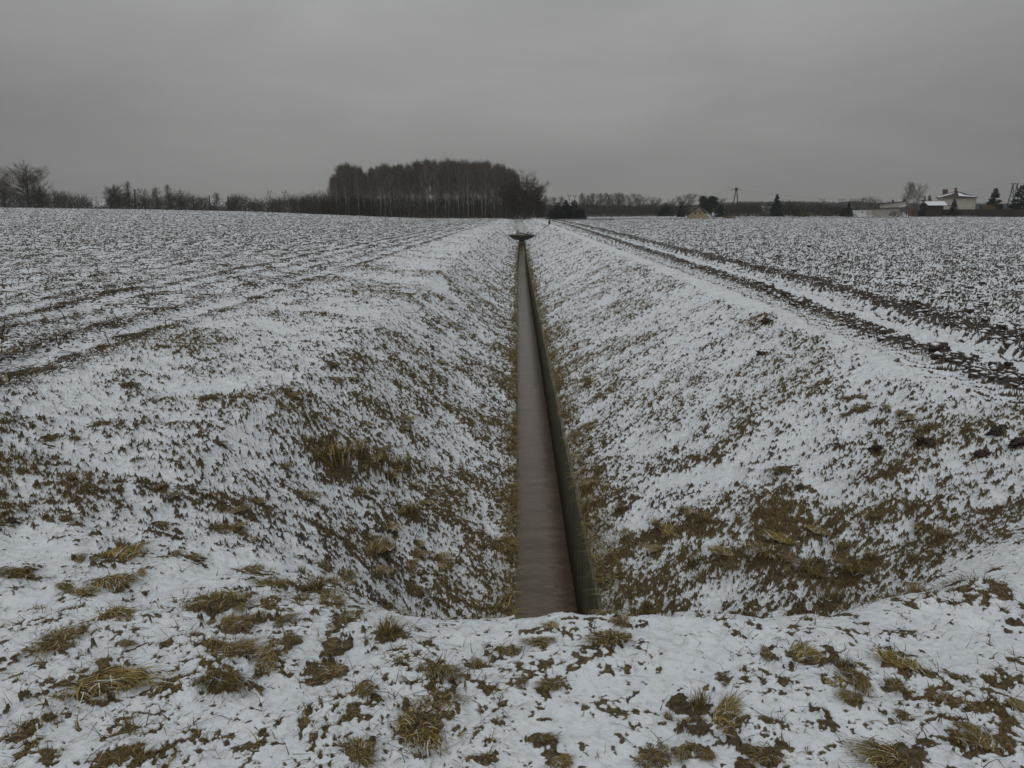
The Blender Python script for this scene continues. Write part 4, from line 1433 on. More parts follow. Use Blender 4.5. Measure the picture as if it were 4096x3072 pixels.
RT = [
 ('thuja', 2232, 808, 212, 60, .9, 'dark conifer forming the left of the evergreen clump behind the post'),
 ('spruce', 2264, 797, 214, 66, .9, 'pointed dark spruce at the middle of the evergreen clump'),
 ('thuja', 2296, 798, 213, 66, .9, 'broad dark conifer at the right of the evergreen clump'),
 ('thuja', 2325, 828, 211, 50, .95, 'low dark conifer at the right skirt of the evergreen clump'),
 ('thuja', 2205, 835, 211, 46, .95, 'low dark conifer at the left skirt of the evergreen clump'),
 ('column', 2186, 784, 330, 40, 1.1, 'grey bare tree directly right of the broad tree by the grove'),
 ('column', 2215, 785, 330, 40, 1.1, 'grey bare tree behind the left of the evergreen clump'),
 ('column', 2245, 783, 330, 36, 1.15, 'grey bare tree rising straight behind the evergreen clump'),
 ('column', 2328, 770, 330, 34, 1.15, 'narrow grey tree, first of the row right of the evergreen clump'),
 ('column', 2350, 778, 330, 40, 1.1, 'short grey tree second in the row right of the evergreen clump'),
 ('column', 2374, 768, 330, 46, 1.05, 'full grey tree third in the row right of the evergreen clump'),
 ('column', 2404, 770, 330, 40, 1.1, 'grey tree fourth in the row right of the evergreen clump'),
 ('column', 2425, 768, 330, 36, 1.1, 'slim grey tree fifth in the row right of the evergreen clump'),
 ('column', 2443, 774, 330, 32, 1.05, 'grey tree sixth in the row, before the twin dark-tipped ones'),
 ('column', 2462, 768, 330, 36, 1.0, 'darker grey tree seventh in the row right of the evergreen clump'),
 ('column', 2477, 766, 330, 24, .95, 'narrow dark-tipped tree, left of a close pair'),
 ('column', 2490, 770, 330, 28, .95, 'narrow dark-tipped tree, right of a close pair'),
 ('airy', 2514, 770, 330, 70, 1.15, 'wide open-branched grey tree with trunk visible against the sky'),
 ('airy', 2546, 790, 330, 40, 1.2, 'small wispy tree right of the wide open-branched tree'),
 ('airy', 2572, 773, 330, 60, 1.2, 'pale grey airy tree alone above the far hazy wood'),
 ('airy', 2606, 795, 330, 40, 1.1, 'little round grey tree over the far wood'),
 ('airy', 2630, 785, 330, 50, 1.1, 'rounded pale bare tree left of the dark bushy evergreens'),
 ('thuja', 2663, 808, 300, 70, 1.1, 'dark bushy evergreen left of the pointed one by the cottage'),
 ('airy', 2690, 790, 310, 40, 1.1, 'pale bare tree behind the bushy evergreen'),
 ('thuja', 2727, 803, 260, 34, 1.0, 'narrow pointed evergreen just left of the tan cottage'),
 ('airy', 2727, 775, 300, 50, 1.1, 'bare tree directly behind the narrow pointed evergreen'),
 ('airy', 2762, 770, 300, 60, 1.2, 'tall pale bare tree above the cottage roof'),
 ('pine', 2815, 786, 250, 55, 1.1, 'dark pine with knobbly top behind the cottage ridge'),
 ('pine', 2850, 792, 250, 55, 1.1, 'second dark pine right of the knobbly-topped one'),
 ('airy', 2880, 785, 262, 50, 1.0, 'twiggy tree between the pines and the A-shaped pole'),
 ('thuja', 2885, 815, 240, 56, 1.0, 'dark bushy evergreen right of the cottage roof'),
 ('spruce', 3110, 773, 245, 56, 1.0, 'tall dark spruce beside the white house'),
 ('spruce', 3398, 804, 235, 30, 1.0, 'small pointed spruce left of the white shed'),
 ('round', 2992, 812, 275, 60, 1.0, 'dark bushy tree just right of the A-shaped pole'),
 ('airy', 3030, 806, 285, 44, 1.15, 'small pale bare tree between the A-shaped pole and the white house'),
 ('round', 3160, 818, 262, 54, .9, 'low dark bare tree at the right foot of the tall spruce'),
 ('thuja', 3190, 832, 252, 40, 1.0, 'squat evergreen before the yellow-green bush'),
 ('round', 3352, 826, 246, 44, .9, 'dark bare shrubby tree right of the steep-roofed house'),
 ('thuja', 3378, 830, 240, 34, .9, 'squat dark evergreen touching the small pointed spruce'),
 ('airy', 3570, 800, 300, 50, 1.1, 'pale bare tree behind the chimneys of the flat-roofed building'),
 ('round', 3745, 800, 262, 40, .9, 'dark bare tree squeezed between shed and big house'),
 ('airy', 3370, 815, 250, 50, 1.0, 'bare bushy tree left of the small pointed spruce'),
 ('airy', 3436, 788, 290, 56, 1.1, 'rounded bare tree behind the white shed'),
 ('airy', 3468, 784, 290, 54, 1.15, 'taller rounded bare tree behind the flat-roofed building'),
 ('airy', 3505, 795, 290, 40, 1.1, 'small bare tree right of the two rounded ones'),
 ('column', 3640, 722, 262, 44, 2.6, 'tall pale leafless tree left of the big house'),
 ('airy', 3672, 726, 262, 56, 2.6, 'second tall pale leafless tree standing close to the big house'),
 ('thuja', 3698, 782, 243, 40, 1.0, 'dark conifer left of the wooden shed'),
 ('thuja', 3720, 778, 246, 36, 1.0, 'dark conifer directly behind the snowy shed roof'),
 ('spruce', 3820, 792, 236, 44, 1.0, 'spruce in front of the big house wall'),
 ('spruce', 3985, 750, 240, 84, 1.0, 'large dark spruce right of the big house'),
 ('spruce', 4092, 736, 238, 100, 1.0, 'large spruce cut by the right frame edge behind the frame pole'),
 ('thuja', 3925, 820, 238, 26, 1.0, 'little round evergreen at the right corner of the big house'),
]
for k, u, v, y, w, tn, lb in RT:
    tree_px(k, u, v, y, lb, wpx=w, tone=(tn, tn, tn))


# distant woods
def far_wood(name, us, vt, y0, y1, n, label, cols, seed, size=(1.2, 3.2)):
    r = np.random.default_rng(seed)
    u = r.uniform(us[0], us[-1], n)
    y = r.uniform(y0, y1, n)
    x = (u - 2048) / 3200 * y * CP
    top = EYE + (850 - np.interp(u, us, vt)) / 3200 * y
    H = np.clip(top + .35 - np.where(x < -80, 5.5, 0), .5, None)
    # individual crowns along the top
    cid = np.floor(x / 5.5)
    h2 = H * (.86 + .14 * np.sin(cid * 12.9898) ** 2 - .10 * ((x / 5.5 - cid - .5) * 2) ** 2)
    z = -.35 + h2 * r.random(n) ** .6
    z = z + np.where(x < -80, 5.5, 0)
    P = np.c_[x, y, z]
    s = r.uniform(size[0], size[1], n)
    Q = P + (r.normal(0, .45, (n, 3)) + np.array([0, 0, .8])) * s[:, None]
    Q[:, 2] = np.minimum(Q[:, 2], np.where(x < -80, 5.15, -.35) + h2 * 1.04)
    V, Ft = slivers(P, Q, s * r.uniform(.25, .6, n), r)
    cols = np.array(cols)
    c = cols[r.integers(0, len(cols), n)] * r.uniform(.75, 1.2, (n, 1))
    tag(link(name, mesh_np(name, V, Ft, False, cols={'tint': np.repeat(c, 3, 0)}), M_CROWN), label, 'wood', kind='stuff')


FARC = ((.040, .045, .035), (.050, .050, .040), (.032, .040, .030), (.06, .052, .044))
far_wood('far_wood', [2140, 2300, 2500, 2700, 2900, 3000, 3090, 3150, 3300, 3420, 3500, 3700, 4200], [822, 820, 826, 826, 812, 808, 808, 806, 810, 806, 812, 815, 815],
         620, 760, 26000, 'distant hazy wood along the skyline behind the houses', FARC, 41)
far_wood('far_trees', [-200, 400, 700, 900, 1050, 1150, 1300, 1400], [812, 815, 815, 822, 812, 812, 818, 820], 700, 850, 14000,
         'distant hazy trees beyond the left field', FARC, 42)
twig_mass('brush_row', [2150, 2190, 2340, 2500, 2700, 2760], [812, 835, 822, 828, 824, 830], 300, 326, 26000, 'grey-brown brush along the foot of the bare tree row', 'scrub',
          ((.05, .044, .037), (.065, .055, .047), (.04, .042, .032)), seed=43, ww=.075, wl=(.5, 1.5))
twig_mass('garden_brush', [2900, 3000, 3050, 3130, 3300, 3440], [828, 822, 826, 818, 826, 842], 246, 262, 22000, 'dark garden brush between the houses', 'scrub', DK, seed=44, ww=.055, wl=(.35, 1.2))
twig_mass('edge_grass_strip', [2290, 2500, 2700, 3000, 3300, 3460, 3640], [877, 875, 874, 872, 868, 866, 868], 196, 204, 5000, 'yellowed grass along the far edge of the right field', 'grass',
          ((.16, .13, .075), (.20, .16, .09), (.10, .07, .045)), wl=(.2, .5), ww=.06, seed=45)
twig_mass('red_weeds', [2210, 2300, 2400, 2460], [880, 876, 880, 883], 172, 176, 1400, 'reddish dead weeds at the far end of the right field', 'weeds',
          ((.10, .045, .035), (.075, .04, .03)), wl=(.2, .45), ww=.06, seed=46)
BU = [bush(800, 1300, ((.24, .13, .03), (.17, .10, .035), (.10, .08, .03)), leaf=.05), bush(801, 1300, ((.10, .085, .02), (.07, .07, .02)), leaf=.05),
      bush(802, 1300, ((.22, .17, .09), (.17, .12, .06)), leaf=.04), bush(803, 1400, ((.04, .034, .026), (.055, .045, .035)))]
for b_ in BU: b_.materials.append(M_CROWN)


def bush_px(k, u, vtop, wpx, y, label):
    p = px(u, vtop, y)
    g = float(zbase(p[0], y))
    o = bpy.data.objects.new('garden_bush', BU[k])
    COL.objects.link(o)
    o.location = (p[0], y, g - .1)
    w = wpx / 3200 * y * CP / 2
    o.scale = (w, w, p[2] - g + .1)
    tag(o, label, 'bush')


bush_px(0, 3655, 828, 36, 236, 'orange-leaved bush at the left end of the dark fence')
bush_px(0, 3962, 814, 60, 236, 'orange-leaved bush in front of the large dark spruce')
bush_px(1, 3216, 846, 46, 236, 'yellow-green bush before the distant wood')
bush_px(2, 2921, 861, 44, 204, 'straw-coloured bush at the field edge beside the A-shaped pole')
bush_px(3, 3580, 840, 44, 240, 'dark bare bush before the flat-roofed building')
bush_px(3, 3060, 852, 60, 240, 'dark bare bush before the white house')
bush_px(3, 3405, 848, 50, 232, 'reddish-brown bare bush left of the white shed')

# ------------------------------------------------------------------ buildings, fence, poles
M_TAN = simple_mat('tan_render', (.30, .235, .14), (.36, .29, .18), 1.5)
M_CREAM = simple_mat('cream_render', (.42, .39, .33), (.50, .465, .40), .8)
M_BEIGE = simple_mat('beige_render', (.30, .27, .235), (.37, .335, .295), .8)
M_WHITE = simple_mat('white_render', (.62, .62, .62), (.72, .72, .72), 1)
M_ROOF = simple_mat('brown_tiles', (.040, .024, .024), (.075, .042, .042), 5)
M_DARKROOF = simple_mat('dark_roofing', (.03, .028, .028), (.055, .05, .05), 4)
M_BRICK = simple_mat('brick', (.075, .04, .036), (.13, .07, .06), 8)
M_TIMBER = simple_mat('dark_timber', (.022, .016, .012), (.042, .032, .025), 8, vscale=(6, 6, .3))
M_STEEL = simple_mat('grey_steel', (.08, .085, .09), (.12, .125, .13), 3, .6)
M_POLE = simple_mat('tarred_pole', (.022, .020, .018), (.05, .045, .04), 6, vscale=(1, 1, .2))
M_BLUE = simple_mat('blue_render', (.15, .19, .25), (.18, .23, .29), .8)
M_REDROOF = simple_mat('red_tiles', (.20, .07, .045), (.28, .10, .06), 2)
M_PANE, _t, _b = new_mat('window_glass')
_b.inputs['Base Color'].default_value = (.02, .022, .025, 1)
_b.inputs['Roughness'].default_value = .1
M_FRAME = simple_mat('window_frame', (.35, .33, .30), (.42, .40, .36), 3)


class Site:
    """local frame facing the camera at the bearing of pixel column u, at distance y"""
    def __init__(s, u, y, turn=0.0, name=None, **kw):
        s.y = y
        p = px(u, 850, y)
        s.phi = math.atan2(p[0], y) + turn
        s.r = np.array([math.cos(s.phi), -math.sin(s.phi), 0])
        s.d = np.array([math.sin(s.phi), math.cos(s.phi), 0])
        s.o = np.array([p[0], y, float(zbase(p[0], y))])
        s.e = empty(name, tuple(s.o), -s.phi, **kw) if name else None

    def xz(s, u, v, depth=0.0):
        """local (x, z) where the ray through (u, v) meets the front plane pushed back by depth"""
        d = px(u, v)
        c = np.array([0, 0, EYE])
        t = ((s.o + s.d * depth - c) @ s.d) / (d @ s.d)
        q = c + d * t - s.o
        return float(q @ s.r), float(q[2])


def window(site, u0, v0, u1, v1, dep=0.0, mat=None):
    x0, z1 = site.xz(u0, v0, dep)
    x1, z0 = site.xz(u1, v1, dep)
    m = MB()
    t = .07
    m.box(((x0 + x1) / 2, dep - .03, z0 + t / 2), (x1 - x0, .08, t)).box(((x0 + x1) / 2, dep - .03, z1 - t / 2), (x1 - x0, .08, t))
    m.box((x0 + t / 2, dep - .032, (z0 + z1) / 2), (t, .08, z1 - z0 - 2 * t)).box((x1 - t / 2, dep - .032, (z0 + z1) / 2), (t, .08, z1 - z0 - 2 * t))
    w = m.build('window', mat or M_FRAME, site.e)
    MB().box(((x0 + x1) / 2, dep - .014, (z0 + z1) / 2), (x1 - x0 - 2 * t, .02, z1 - z0 - 2 * t)).build('pane', M_PANE, w)


def prism_px(site, pts, d0, d1, name, mat, parent=None):
    poly = [site.xz(u, v, d0) for u, v in pts]
    return MB().prism(poly, d0, d1).build(name, mat, parent or site.e)


def slab(site, a, b, d0, d1, th, name, mat, parent=None, lift=0.0):
    """a sloping roof plane between local points a and b (x, z), from depth d0 to d1"""
    (xa, za), (xb, zb) = a, b
    n = np.array([-(zb - za), xb - xa])
    n = n / np.linalg.norm(n) * (1 if xb > xa else -1)
    if n[1] < 0: n = -n
    P = []
    for q in (lift, lift + th):
        for dep in (d0, d1):
            for (x, z) in ((xa, za), (xb, zb)):
                P.append([x + n[0] * q, dep, z + n[1] * q])
    return MB().hexa(np.array(P)).build(name, mat, parent or site.e)


# tan cottage, gable to the field
s_ = Site(2793, 207, name='cottage', label='small tan gabled cottage with dark roof at the far edge of the right field', cat='house')
prism_px(s_, [(2749, 884), (2835, 884), (2835, 867), (2795, 829.5), (2749, 862)][::1], 0, 8, 'wall', M_TAN)
_a, _b2, _c = s_.xz(2795, 829), s_.xz(2746, 864.5), s_.xz(2860, 875)
slab(s_, _b2, _a, -.35, 8.3, .14, 'roof', M_DARKROOF)
ro = slab(s_, _a, _c, -.35, 8.3, .14, 'roof', M_DARKROOF)
slab(s_, (_a[0] + .25, _a[1] - .2), (_c[0] - .2, _c[1] + .16), -.3, 8.2, .05, 'snow_cover', M_SNOW, ro, lift=.143)
window(s_, 2778, 848, 2786.5, 858.5)
window(s_, 2796, 848, 2804.5, 858.5)
MB().box((0, -.02, s_.xz(2793, 846)[1]), (2.4, .05, .12)).build('lintel', M_TIMBER, s_.e)

# white house and the small grey house beyond
s_ = Site(3064, 268, name='white_house', label='white house wall half hidden behind the tall dark spruce', cat='house')
prism_px(s_, [(3047, 872), (3096, 872), (3096, 828), (3047, 828)], 0, 8, 'wall', M_WHITE)
prism_px(s_, [(3045, 828.3), (3098, 828.3), (3098, 825), (3045, 825)], -.3, 8.3, 'roof', M_SNOW)
window(s_, 3056, 845, 3062, 852)
s_ = Site(3308, 262, name='grey_house', label='small house with steep snowy roof in front of the hazy wood', cat='house')
prism_px(s_, [(3292, 876), (3330, 876), (3330, 852), (3312, 837.5), (3292, 853)], 0, 7, 'wall', M_BEIGE)
_a, _b2, _c = s_.xz(3313, 836.5), s_.xz(3286, 857.5), s_.xz(3332, 853.5)
r1 = slab(s_, _b2, _a, -.3, 7.2, .12, 'roof', M_DARKROOF)
slab(s_, (_b2[0] + .1, _b2[1] + .08), (_a[0] - .3, _a[1] - .25), -.25, 7.1, .06, 'snow_cover', M_SNOW, r1, lift=.123)
slab(s_, _a, _c, -.3, 7.2, .12, 'roof', M_DARKROOF)
prism_px(s_, [(3262, 876), (3290, 876), (3290, 855), (3284, 850), (3262, 866)], .6, 6, 'annexe', M_SNOW)

# white shed and flat-roofed buildings
s_ = Site(3440, 240, name='white_shed', label='low white shed left of the flat-roofed building', cat='shed')
prism_px(s_, [(3412, 872), (3465.5, 872), (3465.5, 844), (3412, 844)], 0, 5, 'wall', M_WHITE)
prism_px(s_, [(3410, 844.3), (3467, 844.3), (3467, 841.5), (3410, 841.5)], -.2, 5.2, 'roof', M_SNOW)
window(s_, 3446, 846.5, 3452, 852.5)
s_ = Site(3520, 242, name='flat_roofed_building', label='long beige flat-roofed building with two small chimneys', cat='building')
prism_px(s_, [(3496, 874), (3600, 874), (3600, 832), (3496, 836.5)], 0, 9, 'wall', M_BEIGE)
prism_px(s_, [(3467, 862), (3495.8, 862), (3495.8, 838.5), (3467, 842)], .6, 8.5, 'wing', M_CREAM)
prism_px(s_, [(3520, 832.5), (3622, 827.5), (3622, 806), (3520, 816)], 3.5, 12, 'upper_storey', M_CREAM)
_r = prism_px(s_, [(3492, 836.8), (3601, 832.3), (3601, 830.4), (3492, 834.9)], -.3, 9.2, 'roof', M_DARKROOF)
_r = prism_px(s_, [(3506, 817.3), (3625, 806.2), (3625, 804.2), (3506, 815.2)], 3.1, 12.3, 'roof', M_DARKROOF)
prism_px(s_, [(3568.5, 811.5), (3575.5, 810.8), (3575.5, 799), (3568.5, 799)], 5, 6, 'chimney', M_BRICK, _r)
prism_px(s_, [(3611.5, 807), (3623.5, 806), (3623.5, 796), (3611.5, 796)], 5, 6, 'chimney', M_BRICK, _r)
prism_px(s_, [(3596, 829), (3632, 817.5), (3632, 819.3), (3596, 830.6)][::-1], -1.5, 3.0, 'porch_roof', M_SNOW)

# big house
s_ = Site(3828, 252, name='big_house', label='large cream two-storey house with brown hipped roof and two chimneys', cat='house')
prism_px(s_, [(3748, 874), (3902, 874), (3902, 791), (3748, 791)], 0, 10, 'wall', M_CREAM)
ex0, ez = s_.xz(3740, 791); ex1, _ = s_.xz(3913, 790)
ax0, az = s_.xz(3818, 765.5, 5); ax1, _ = s_.xz(3832, 765.5, 5)
P = [(ex0, -.7, ez), (ex1, -.7, ez), (ex1, 10.7, ez), (ex0, 10.7, ez), (ax0, 5, az), (ax1, 5, az)]
m_ = MB(); m_.add(P, [[0, 1, 5, 4], [2, 3, 4, 5], [0, 3, 2, 1]], [[1, 2, 5], [3, 0, 4]])
roof_ = m_.build('roof', M_ROOF, s_.e)


def on_roof(fu, fv):
    """point on the front roof plane: fu across, fv up"""
    a = np.array(P[0]) * (1 - fu) + np.array(P[1]) * fu
    b = np.array(P[4]) * (1 - fu) + np.array(P[5]) * fu
    return a * (1 - fv) + b * fv


def snow_patch(pts):
    Q = np.array([on_roof(a, b) for a, b in pts])
    nrm = np.cross(np.array(P[1]) - P[0], np.array(P[4]) - P[0]); nrm /= np.linalg.norm(nrm)
    if nrm[2] < 0: nrm = -nrm
    n = len(Q)
    V = np.r_[Q + nrm * .01, Q + nrm * .10]
    q = [[i, (i + 1) % n, (i + 1) % n + n, i + n] for i in range(n)]
    t = [[n, n + i, n + i + 1] for i in range(1, n - 1)]
    mm = MB(); mm.add(V, q, t)
    mm.build('snow_patch', M_SNOW, roof_)


snow_patch([(.58, .22), (.72, .20), (.93, .03), (.97, .06), (.80, .36), (.66, .74), (.60, .68)])
snow_patch([(.03, .03), (.10, .03), (.26, .50), (.36, .78), (.30, .80), (.05, .12)])
prism_px(s_, [(3770.5, 779), (3792, 772), (3792, 757), (3770.5, 757)], 3.2, 5.0, 'chimney', M_BRICK, roof_)
prism_px(s_, [(3818, 770), (3828, 768), (3828, 753), (3818, 753)], 4.2, 5.2, 'chimney', M_BRICK, roof_)
prism_px(s_, [(3816.5, 753.3), (3829.5, 753.3), (3829.5, 752), (3816.5, 752)], 4.0, 5.4, 'chimney', M_DARKROOF, roof_)
MB().bar((s_.xz(3904, 792)[0], -.06, s_.xz(3904, 792)[1]), (s_.xz(3902, 870)[0], -.06, 0), .07).build('downpipe', M_DARKROOF, s_.e)

# wooden shed with snowy roof
s_ = Site(3738, 238, name='wooden_shed', label='dark wooden shed under a bright snow-covered roof', cat='shed')
prism_px(s_, [(3702, 872), (3774, 872), (3774, 820), (3702, 820)], .6, 4.5, 'wall', M_TIMBER)
x0, z0 = s_.xz(3712, 822); x1, _ = s_.xz(3792, 822)
t0, zt = s_.xz(3698, 807, 2.6); t1, _ = s_.xz(3777, 807, 2.6)
Pq = np.array([[x0, -.2, z0 - .1], [x1, -.2, z0 - .1], [t0, 2.6, zt - .1], [t1, 2.6, zt - .1], [x0, -.2, z0], [x1, -.2, z0], [t0, 2.6, zt], [t1, 2.6, zt]])
sr_ = MB().hexa(Pq).build('roof', M_DARKROOF, s_.e)
MB().hexa(Pq + np.array([0, 0, .104])).build('snow_cover', M_SNOW, sr_)
Pk = np.array([[t0, 2.62, zt - .1], [t1, 2.62, zt - .1], [x0 + .3, 5.2, z0 - .1], [x1 + .6, 5.2, z0 - .1], [t0, 2.62, zt], [t1, 2.62, zt], [x0 + .3, 5.2, z0], [x1 + .6, 5.2, z0]])
MB().hexa(Pk).build('roof', M_DARKROOF, s_.e)


# garden fence
def build_fence():
    s = Site(3930, 234, name='garden_fence', label='long dark timber fence in front of the big house', cat='fence')
    x0, zt = s.xz(3752, 836); x1, zt2 = s.xz(4250, 834)
    n = 22
    for k in range(n):
        a, b = x0 + (x1 - x0) * k / n, x0 + (x1 - x0) * (k + 1) / n
        m = MB()
        nb = 8
        for j in range(nb):
            xa = a + .07 + (b - a - .14) * j / nb
            m.box((xa + (b - a) / nb / 2, .0 + (.012 if j % 2 else 0), (zt - .1) / 2 + .02 * math.sin(j * 3 + k)), ((b - a - .14) / nb * .98, .04, zt - .12))
        m.build('fence_panel', M_TIMBER, s.e)
        MB().box((a, 0, zt / 2), (.13, .14, zt + .06)).build('fence_post', M_TIMBER, s.e)
    # snowy boards lying along the foot
    for (ua, ub, lb) in ((3771, 3814, 'snow-covered board lying by the fence foot, left one of three'), (3819, 3889, 'longest snow-covered board lying by the fence foot'),
                         (3892, 3912, 'short snow-covered board lying by the fence foot')):
        t = Site((ua + ub) / 2, 231.5)
        xa, xb = t.xz(ua, 868)[0], t.xz(ub, 868)[0]
        z = t.xz(ua, 868)[1]
        g = 0
        m = MB()
        L = xb - xa
        c = t.o + np.array([0, 0, max(.12, z)])
        m.box((c[0], c[1], c[2]), (L, .5, .2), -t.phi)
        e = tag(m.build('board', M_TIMBER), lb, 'board')
        m = MB(); m.box((c[0], c[1], c[2] + .134), (L * .99, .48, .06), -t.phi)
        m.build('snow_cover', M_SNOW, e)


build_fence()


def build_woodpile():
    s = Site(3590, 228, name='wood_pile', label='heap of snow-topped brushwood and logs before the flat-roofed building', cat='wood pile')
    r = np.random.default_rng(6)
    M = mat_snowcap('snow_on_logs', (.03, .024, .02), (.08, .062, .05), .35, .6, 3)
    m = MB()
    for k in range(70):
        u = r.uniform(3550, 3617)
        vt = np.interp(u, [3550, 3572, 3592, 3612, 3618], [872, 866, 853, 856, 866])
        v = r.uniform(vt, 873)
        x, z = s.xz(u, v, r.uniform(0, 1.2))
        dv = np.array([r.normal(0, .6), r.normal(0, .5), r.normal(0, .2)])
        c = np.array([x, r.uniform(0, 1.4), max(z, .1)])
        m.bar(c - dv * .6, c + dv * .6, .11, .08, 6)
    m.build('logs', M, s.e)


build_woodpile()


# ------------------------------------------------------------------ poles and pylons
def pole_px(u, vt, y, rad, label, name='utility_pole', arms=()):
    p = px(u, vt, y)
    g = float(zbase(p[0], y))
    e = empty(name, (p[0], y, g), label=label, cat='pole')
    h = p[2] - g
    MB().bar((0, 0, -.3), (0, 0, h), rad, rad * .7, 8).build('mast', M_POLE, e)
    for (v, half) in arms:
        z = px(u, v, y)[2] - g
        a = MB().box((0, -.12, z), (half * 2, .1, .1)).build('crossarm', M_POLE, e)
        for q in (-.9, 0, .9):
            MB().bar((q * half, -.12, z + .05), (q * half, -.12, z + .25), .05, .04, 6).build('insulator', M_STEEL, a)
    return p


pole_px(454, 746, 238, .24, 'dark plain pole standing in front of the rounded medium tree')
pole_px(537, 756, 238, .26, 'stout lone dark pole right of the rounded medium tree')
pole_px(719, 757, 238, .15, 'utility pole with two crossarms above the left scrub', arms=((774, 1.15), (768, .55)))
pole_px(837, 781, 238, .24, 'short plain dark pole left of the thin sapling')
pole_px(912, 785, 238, .26, 'short plain dark pole at the right of the house gap')


def leg_frame(s, m, a, b, rad=.13):
    m.bar((*a,), (*b,), rad * 1.1, rad * .8, 7)


def build_aframe():
    s = Site(2944, 240, name='utility_pole', label='A-shaped wooden power pole with crossarm standing behind the right field', cat='pole')
    top = s.xz(2945.5, 760)
    l, r_ = s.xz(2923, 868), s.xz(2955, 868)
    for (x, zz) in (l, r_):
        MB().bar((x, 0, min(zz, 0) - .3), (top[0] + (-.12 if x < 0 else .12), 0, top[1]), .17, .13, 7).build('leg', M_POLE, s.e)
    f = .55
    MB().box(((l[0] + r_[0]) / 2 * .2 + top[0] * .8, -.02, l[1] * .2 + top[1] * .8), (.9, .12, .12)).build('brace', M_POLE, s.e)
    MB().box((top[0], 0, top[1] + .3), (.75, .5, .8)).build('pole_head', M_POLE, s.e)
    xa, za = s.xz(2924, 759.5); xb, zb = s.xz(2966, 759.5)
    c = MB().bar((xa, .1, za), (top[0], 0, za + .18), .06).bar((top[0], 0, za + .18), (xb, -.1, zb), .06).build('crossarm', M_POLE, s.e)
    for q in (.05, .28, .72, .95):
        x = xa + (xb - xa) * q
        MB().bar((x, 0, za + .04), (x, 0, za + .3), .05, .04, 6).build('insulator', M_STEEL, c)


build_aframe()


def build_hframe():
    s = Site(4058, 240, name='utility_pole', label='twin-legged lattice power pole with flat crossarm near the right frame edge', cat='pole')
    z0 = s.xz(4050, 868)[1]
    tops = (4053, 4069)
    feet = ((4031, 4052), (4053, 4073))
    zt = s.xz(4053, 736)[1]
    for ut, (fa, fb) in zip(tops, feet):
        xt = s.xz(ut, 736)[0]
        xa, xb = s.xz(fa, 816)[0], s.xz(fb, 816)[0]
        zz = s.xz(fa, 816)[1]
        for xf in (xa, xb):
            k = (zt - 0) / (zt - zz)
            MB().bar((xt + (xf - xt) * k, 0, -.3), (xt, 0, zt), .15, .12, 7).build('leg', M_POLE, s.e)
        m = MB()
        for f in (.22, .42, .62, .82):
            z = zt + (zz - zt) * f
            m.box((xt + (xa + xb - 2 * xt) / 2 * f, -.02, z), (max(.3, (xb - xa) * f), .1, .1))
        m.build('brace', M_POLE, s.e)
    xa, za = s.xz(4046, 735); xb, _ = s.xz(4076, 735)
    c = MB().box(((xa + xb) / 2, -.1, zt + .05), (xb - xa, .14, .16)).build('crossarm', M_POLE, s.e)
    for q in (.03, .5, .95):
        x = xa + (xb - xa) * q
        MB().bar((x, -.1, zt + .13), (x, -.1, zt + .5), .06, .05, 6).build('insulator', M_STEEL, c)


build_hframe()


def wire(a, b, sag, label, n=24):
    m = MB()
    for k in range(n):
        f0, f1 = k / n, (k + 1) / n
        p = [a + (b - a) * f - np.array([0, 0, 4 * sag * f * (1 - f)]) for f in (f0, f1)]
        m.bar(p[0], p[1], .011, .011, 3)
    tag(m.build('power_line', M_POLE), label, 'power line')


wire(px(4046, 734, 240), px(2965, 760, 240), 3.5, 'overhead power line strung from the twin-legged pole to the A-shaped pole')
wire(px(2925, 760, 240), px(2300, 790, 420), 3.0, 'overhead power line leading left from the A-shaped pole')
wire(px(719, 765, 238), px(-300, 730, 238), 1.6, 'overhead power line leading left from the crossarm pole')


def pylon_px(u, vt, vw, wpx, y, label):
    """far lattice pylon: splayed legs to a waist, V head with a crossbeam"""
    s = Site(u, y, name='pylon', label=label, cat='pylon')
    zt, zw = s.xz(u, vt)[1], s.xz(u, vw)[1]
    hw = wpx / 3200 * y / 2
    m = MB()
    for q in (-1, 1):
        m.bar((q * hw * .55, 0, -.5), (q * hw * .12, 0, zw), .22, .2, 4)
        for k in range(5):
            f0, f1 = k / 5, (k + 1) / 5
            w0, w1 = hw * (.55 - .43 * f0), hw * (.55 - .43 * f1)
            m.bar((q * w0, 0, zw * f0), (-q * w1, 0, zw * f1), .12, .12, 4)
    m.build('tower', M_STEEL, s.e)
    m = MB()
    for q in (-1, 1):
        m.bar((q * hw * .12, 0, zw), (q * hw * .85, 0, zt), .22, .2, 4)
        m.bar((q * hw * .12, 0, zw), (q * hw * .45, 0, zw + (zt - zw) * .75), .12, .12, 4)
        m.bar((q * hw * .85, 0, zt), (q * hw * .72, 0, zt + .08 * (zt - zw) + 1.2), .2, .1, 4)
    m.build('head', M_STEEL, s.e)
    MB().box((0, 0, zw + (zt - zw) * .76), (hw * 2, .4, .5)).build('crossbeam', M_STEEL, s.e)


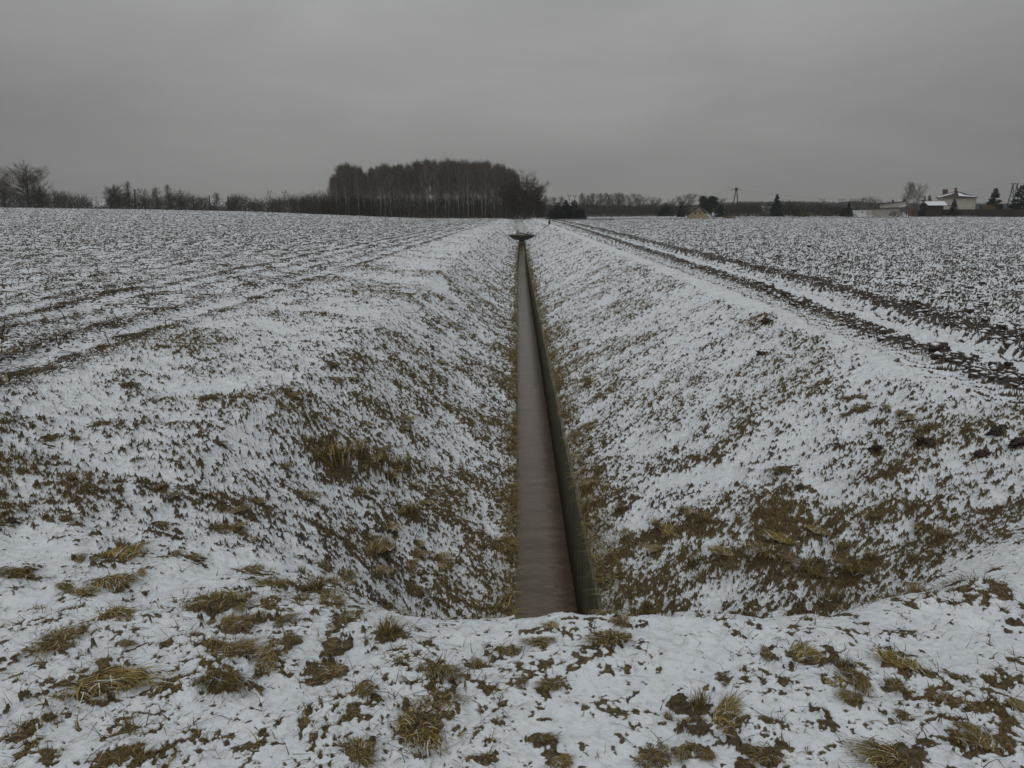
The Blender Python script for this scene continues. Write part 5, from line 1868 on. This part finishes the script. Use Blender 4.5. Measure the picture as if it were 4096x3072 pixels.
pylon_px(1083, 762, 785, 17, 900, 'faint lattice pylon, left of the two over the left skyline')
pylon_px(1140, 764, 787, 18, 920, 'faint lattice pylon, right of the two over the left skyline')
pylon_px(3285, 795, 812, 22, 900, 'faint V-headed pylon over the far wood, left of the pair')
pylon_px(3361, 795, 812, 24, 900, 'faint V-headed pylon over the far wood, right of the pair')
pylon_px(2276, 778, 795, 14, 900, 'faint pylon behind the evergreen clump, left of two')
pylon_px(2298, 780, 795, 14, 920, 'faint pylon behind the evergreen clump, right of two')

# far houses left
s_ = Site(385, 440, name='blue_house', label='distant bluish house seen in the gap of the left scrub', cat='house')
prism_px(s_, [(366, 822), (396, 822), (396, 803), (366, 803)], 0, 8, 'wall', M_BLUE)
prism_px(s_, [(362, 803.3), (399, 803.3), (390, 791), (372, 791)], -.4, 8.4, 'roof', M_DARKROOF)
window(s_, 374, 807, 380, 813)
s_ = Site(813, 440, name='red_roofed_house', label='distant house with orange-red roof half lost in the left scrub', cat='house')
prism_px(s_, [(800, 822), (828, 822), (828, 813), (800, 813)], 0, 8, 'wall', M_BEIGE)
prism_px(s_, [(797, 813.3), (831, 813.3), (824, 803), (804, 803)], -.4, 8.4, 'roof', M_REDROOF)
s_ = Site(893, 440, name='grey_roofed_house', label='distant pale house with dark roof in the gap between two poles', cat='house')
prism_px(s_, [(880, 824), (908, 824), (908, 818), (880, 818)], 0, 8, 'wall', M_CREAM)
prism_px(s_, [(874, 818.3), (911, 818.3), (903, 808), (882, 808)], -.4, 8.4, 'roof', M_DARKROOF)

# ------------------------------------------------------------------ hazy winter air
def build_haze():
    m = bpy.data.materials.new('winter_haze')
    m.use_nodes = True
    t = m.node_tree
    t.nodes.clear()
    o = N(t, 'ShaderNodeOutputMaterial')
    v = N(t, 'ShaderNodeVolumePrincipled')
    v.inputs['Color'].default_value = (.86, .88, .90, 1)
    v.inputs['Density'].default_value = .00032
    v.inputs['Anisotropy'].default_value = .1
    t.links.new(v.outputs[0], o.inputs['Volume'])
    b = MB().box((0, 700, 28), (3000, 1600, 66)).build('haze', m)
    tag(b, 'thin grey winter haze over the fields', 'haze', kind='stuff')


build_haze()
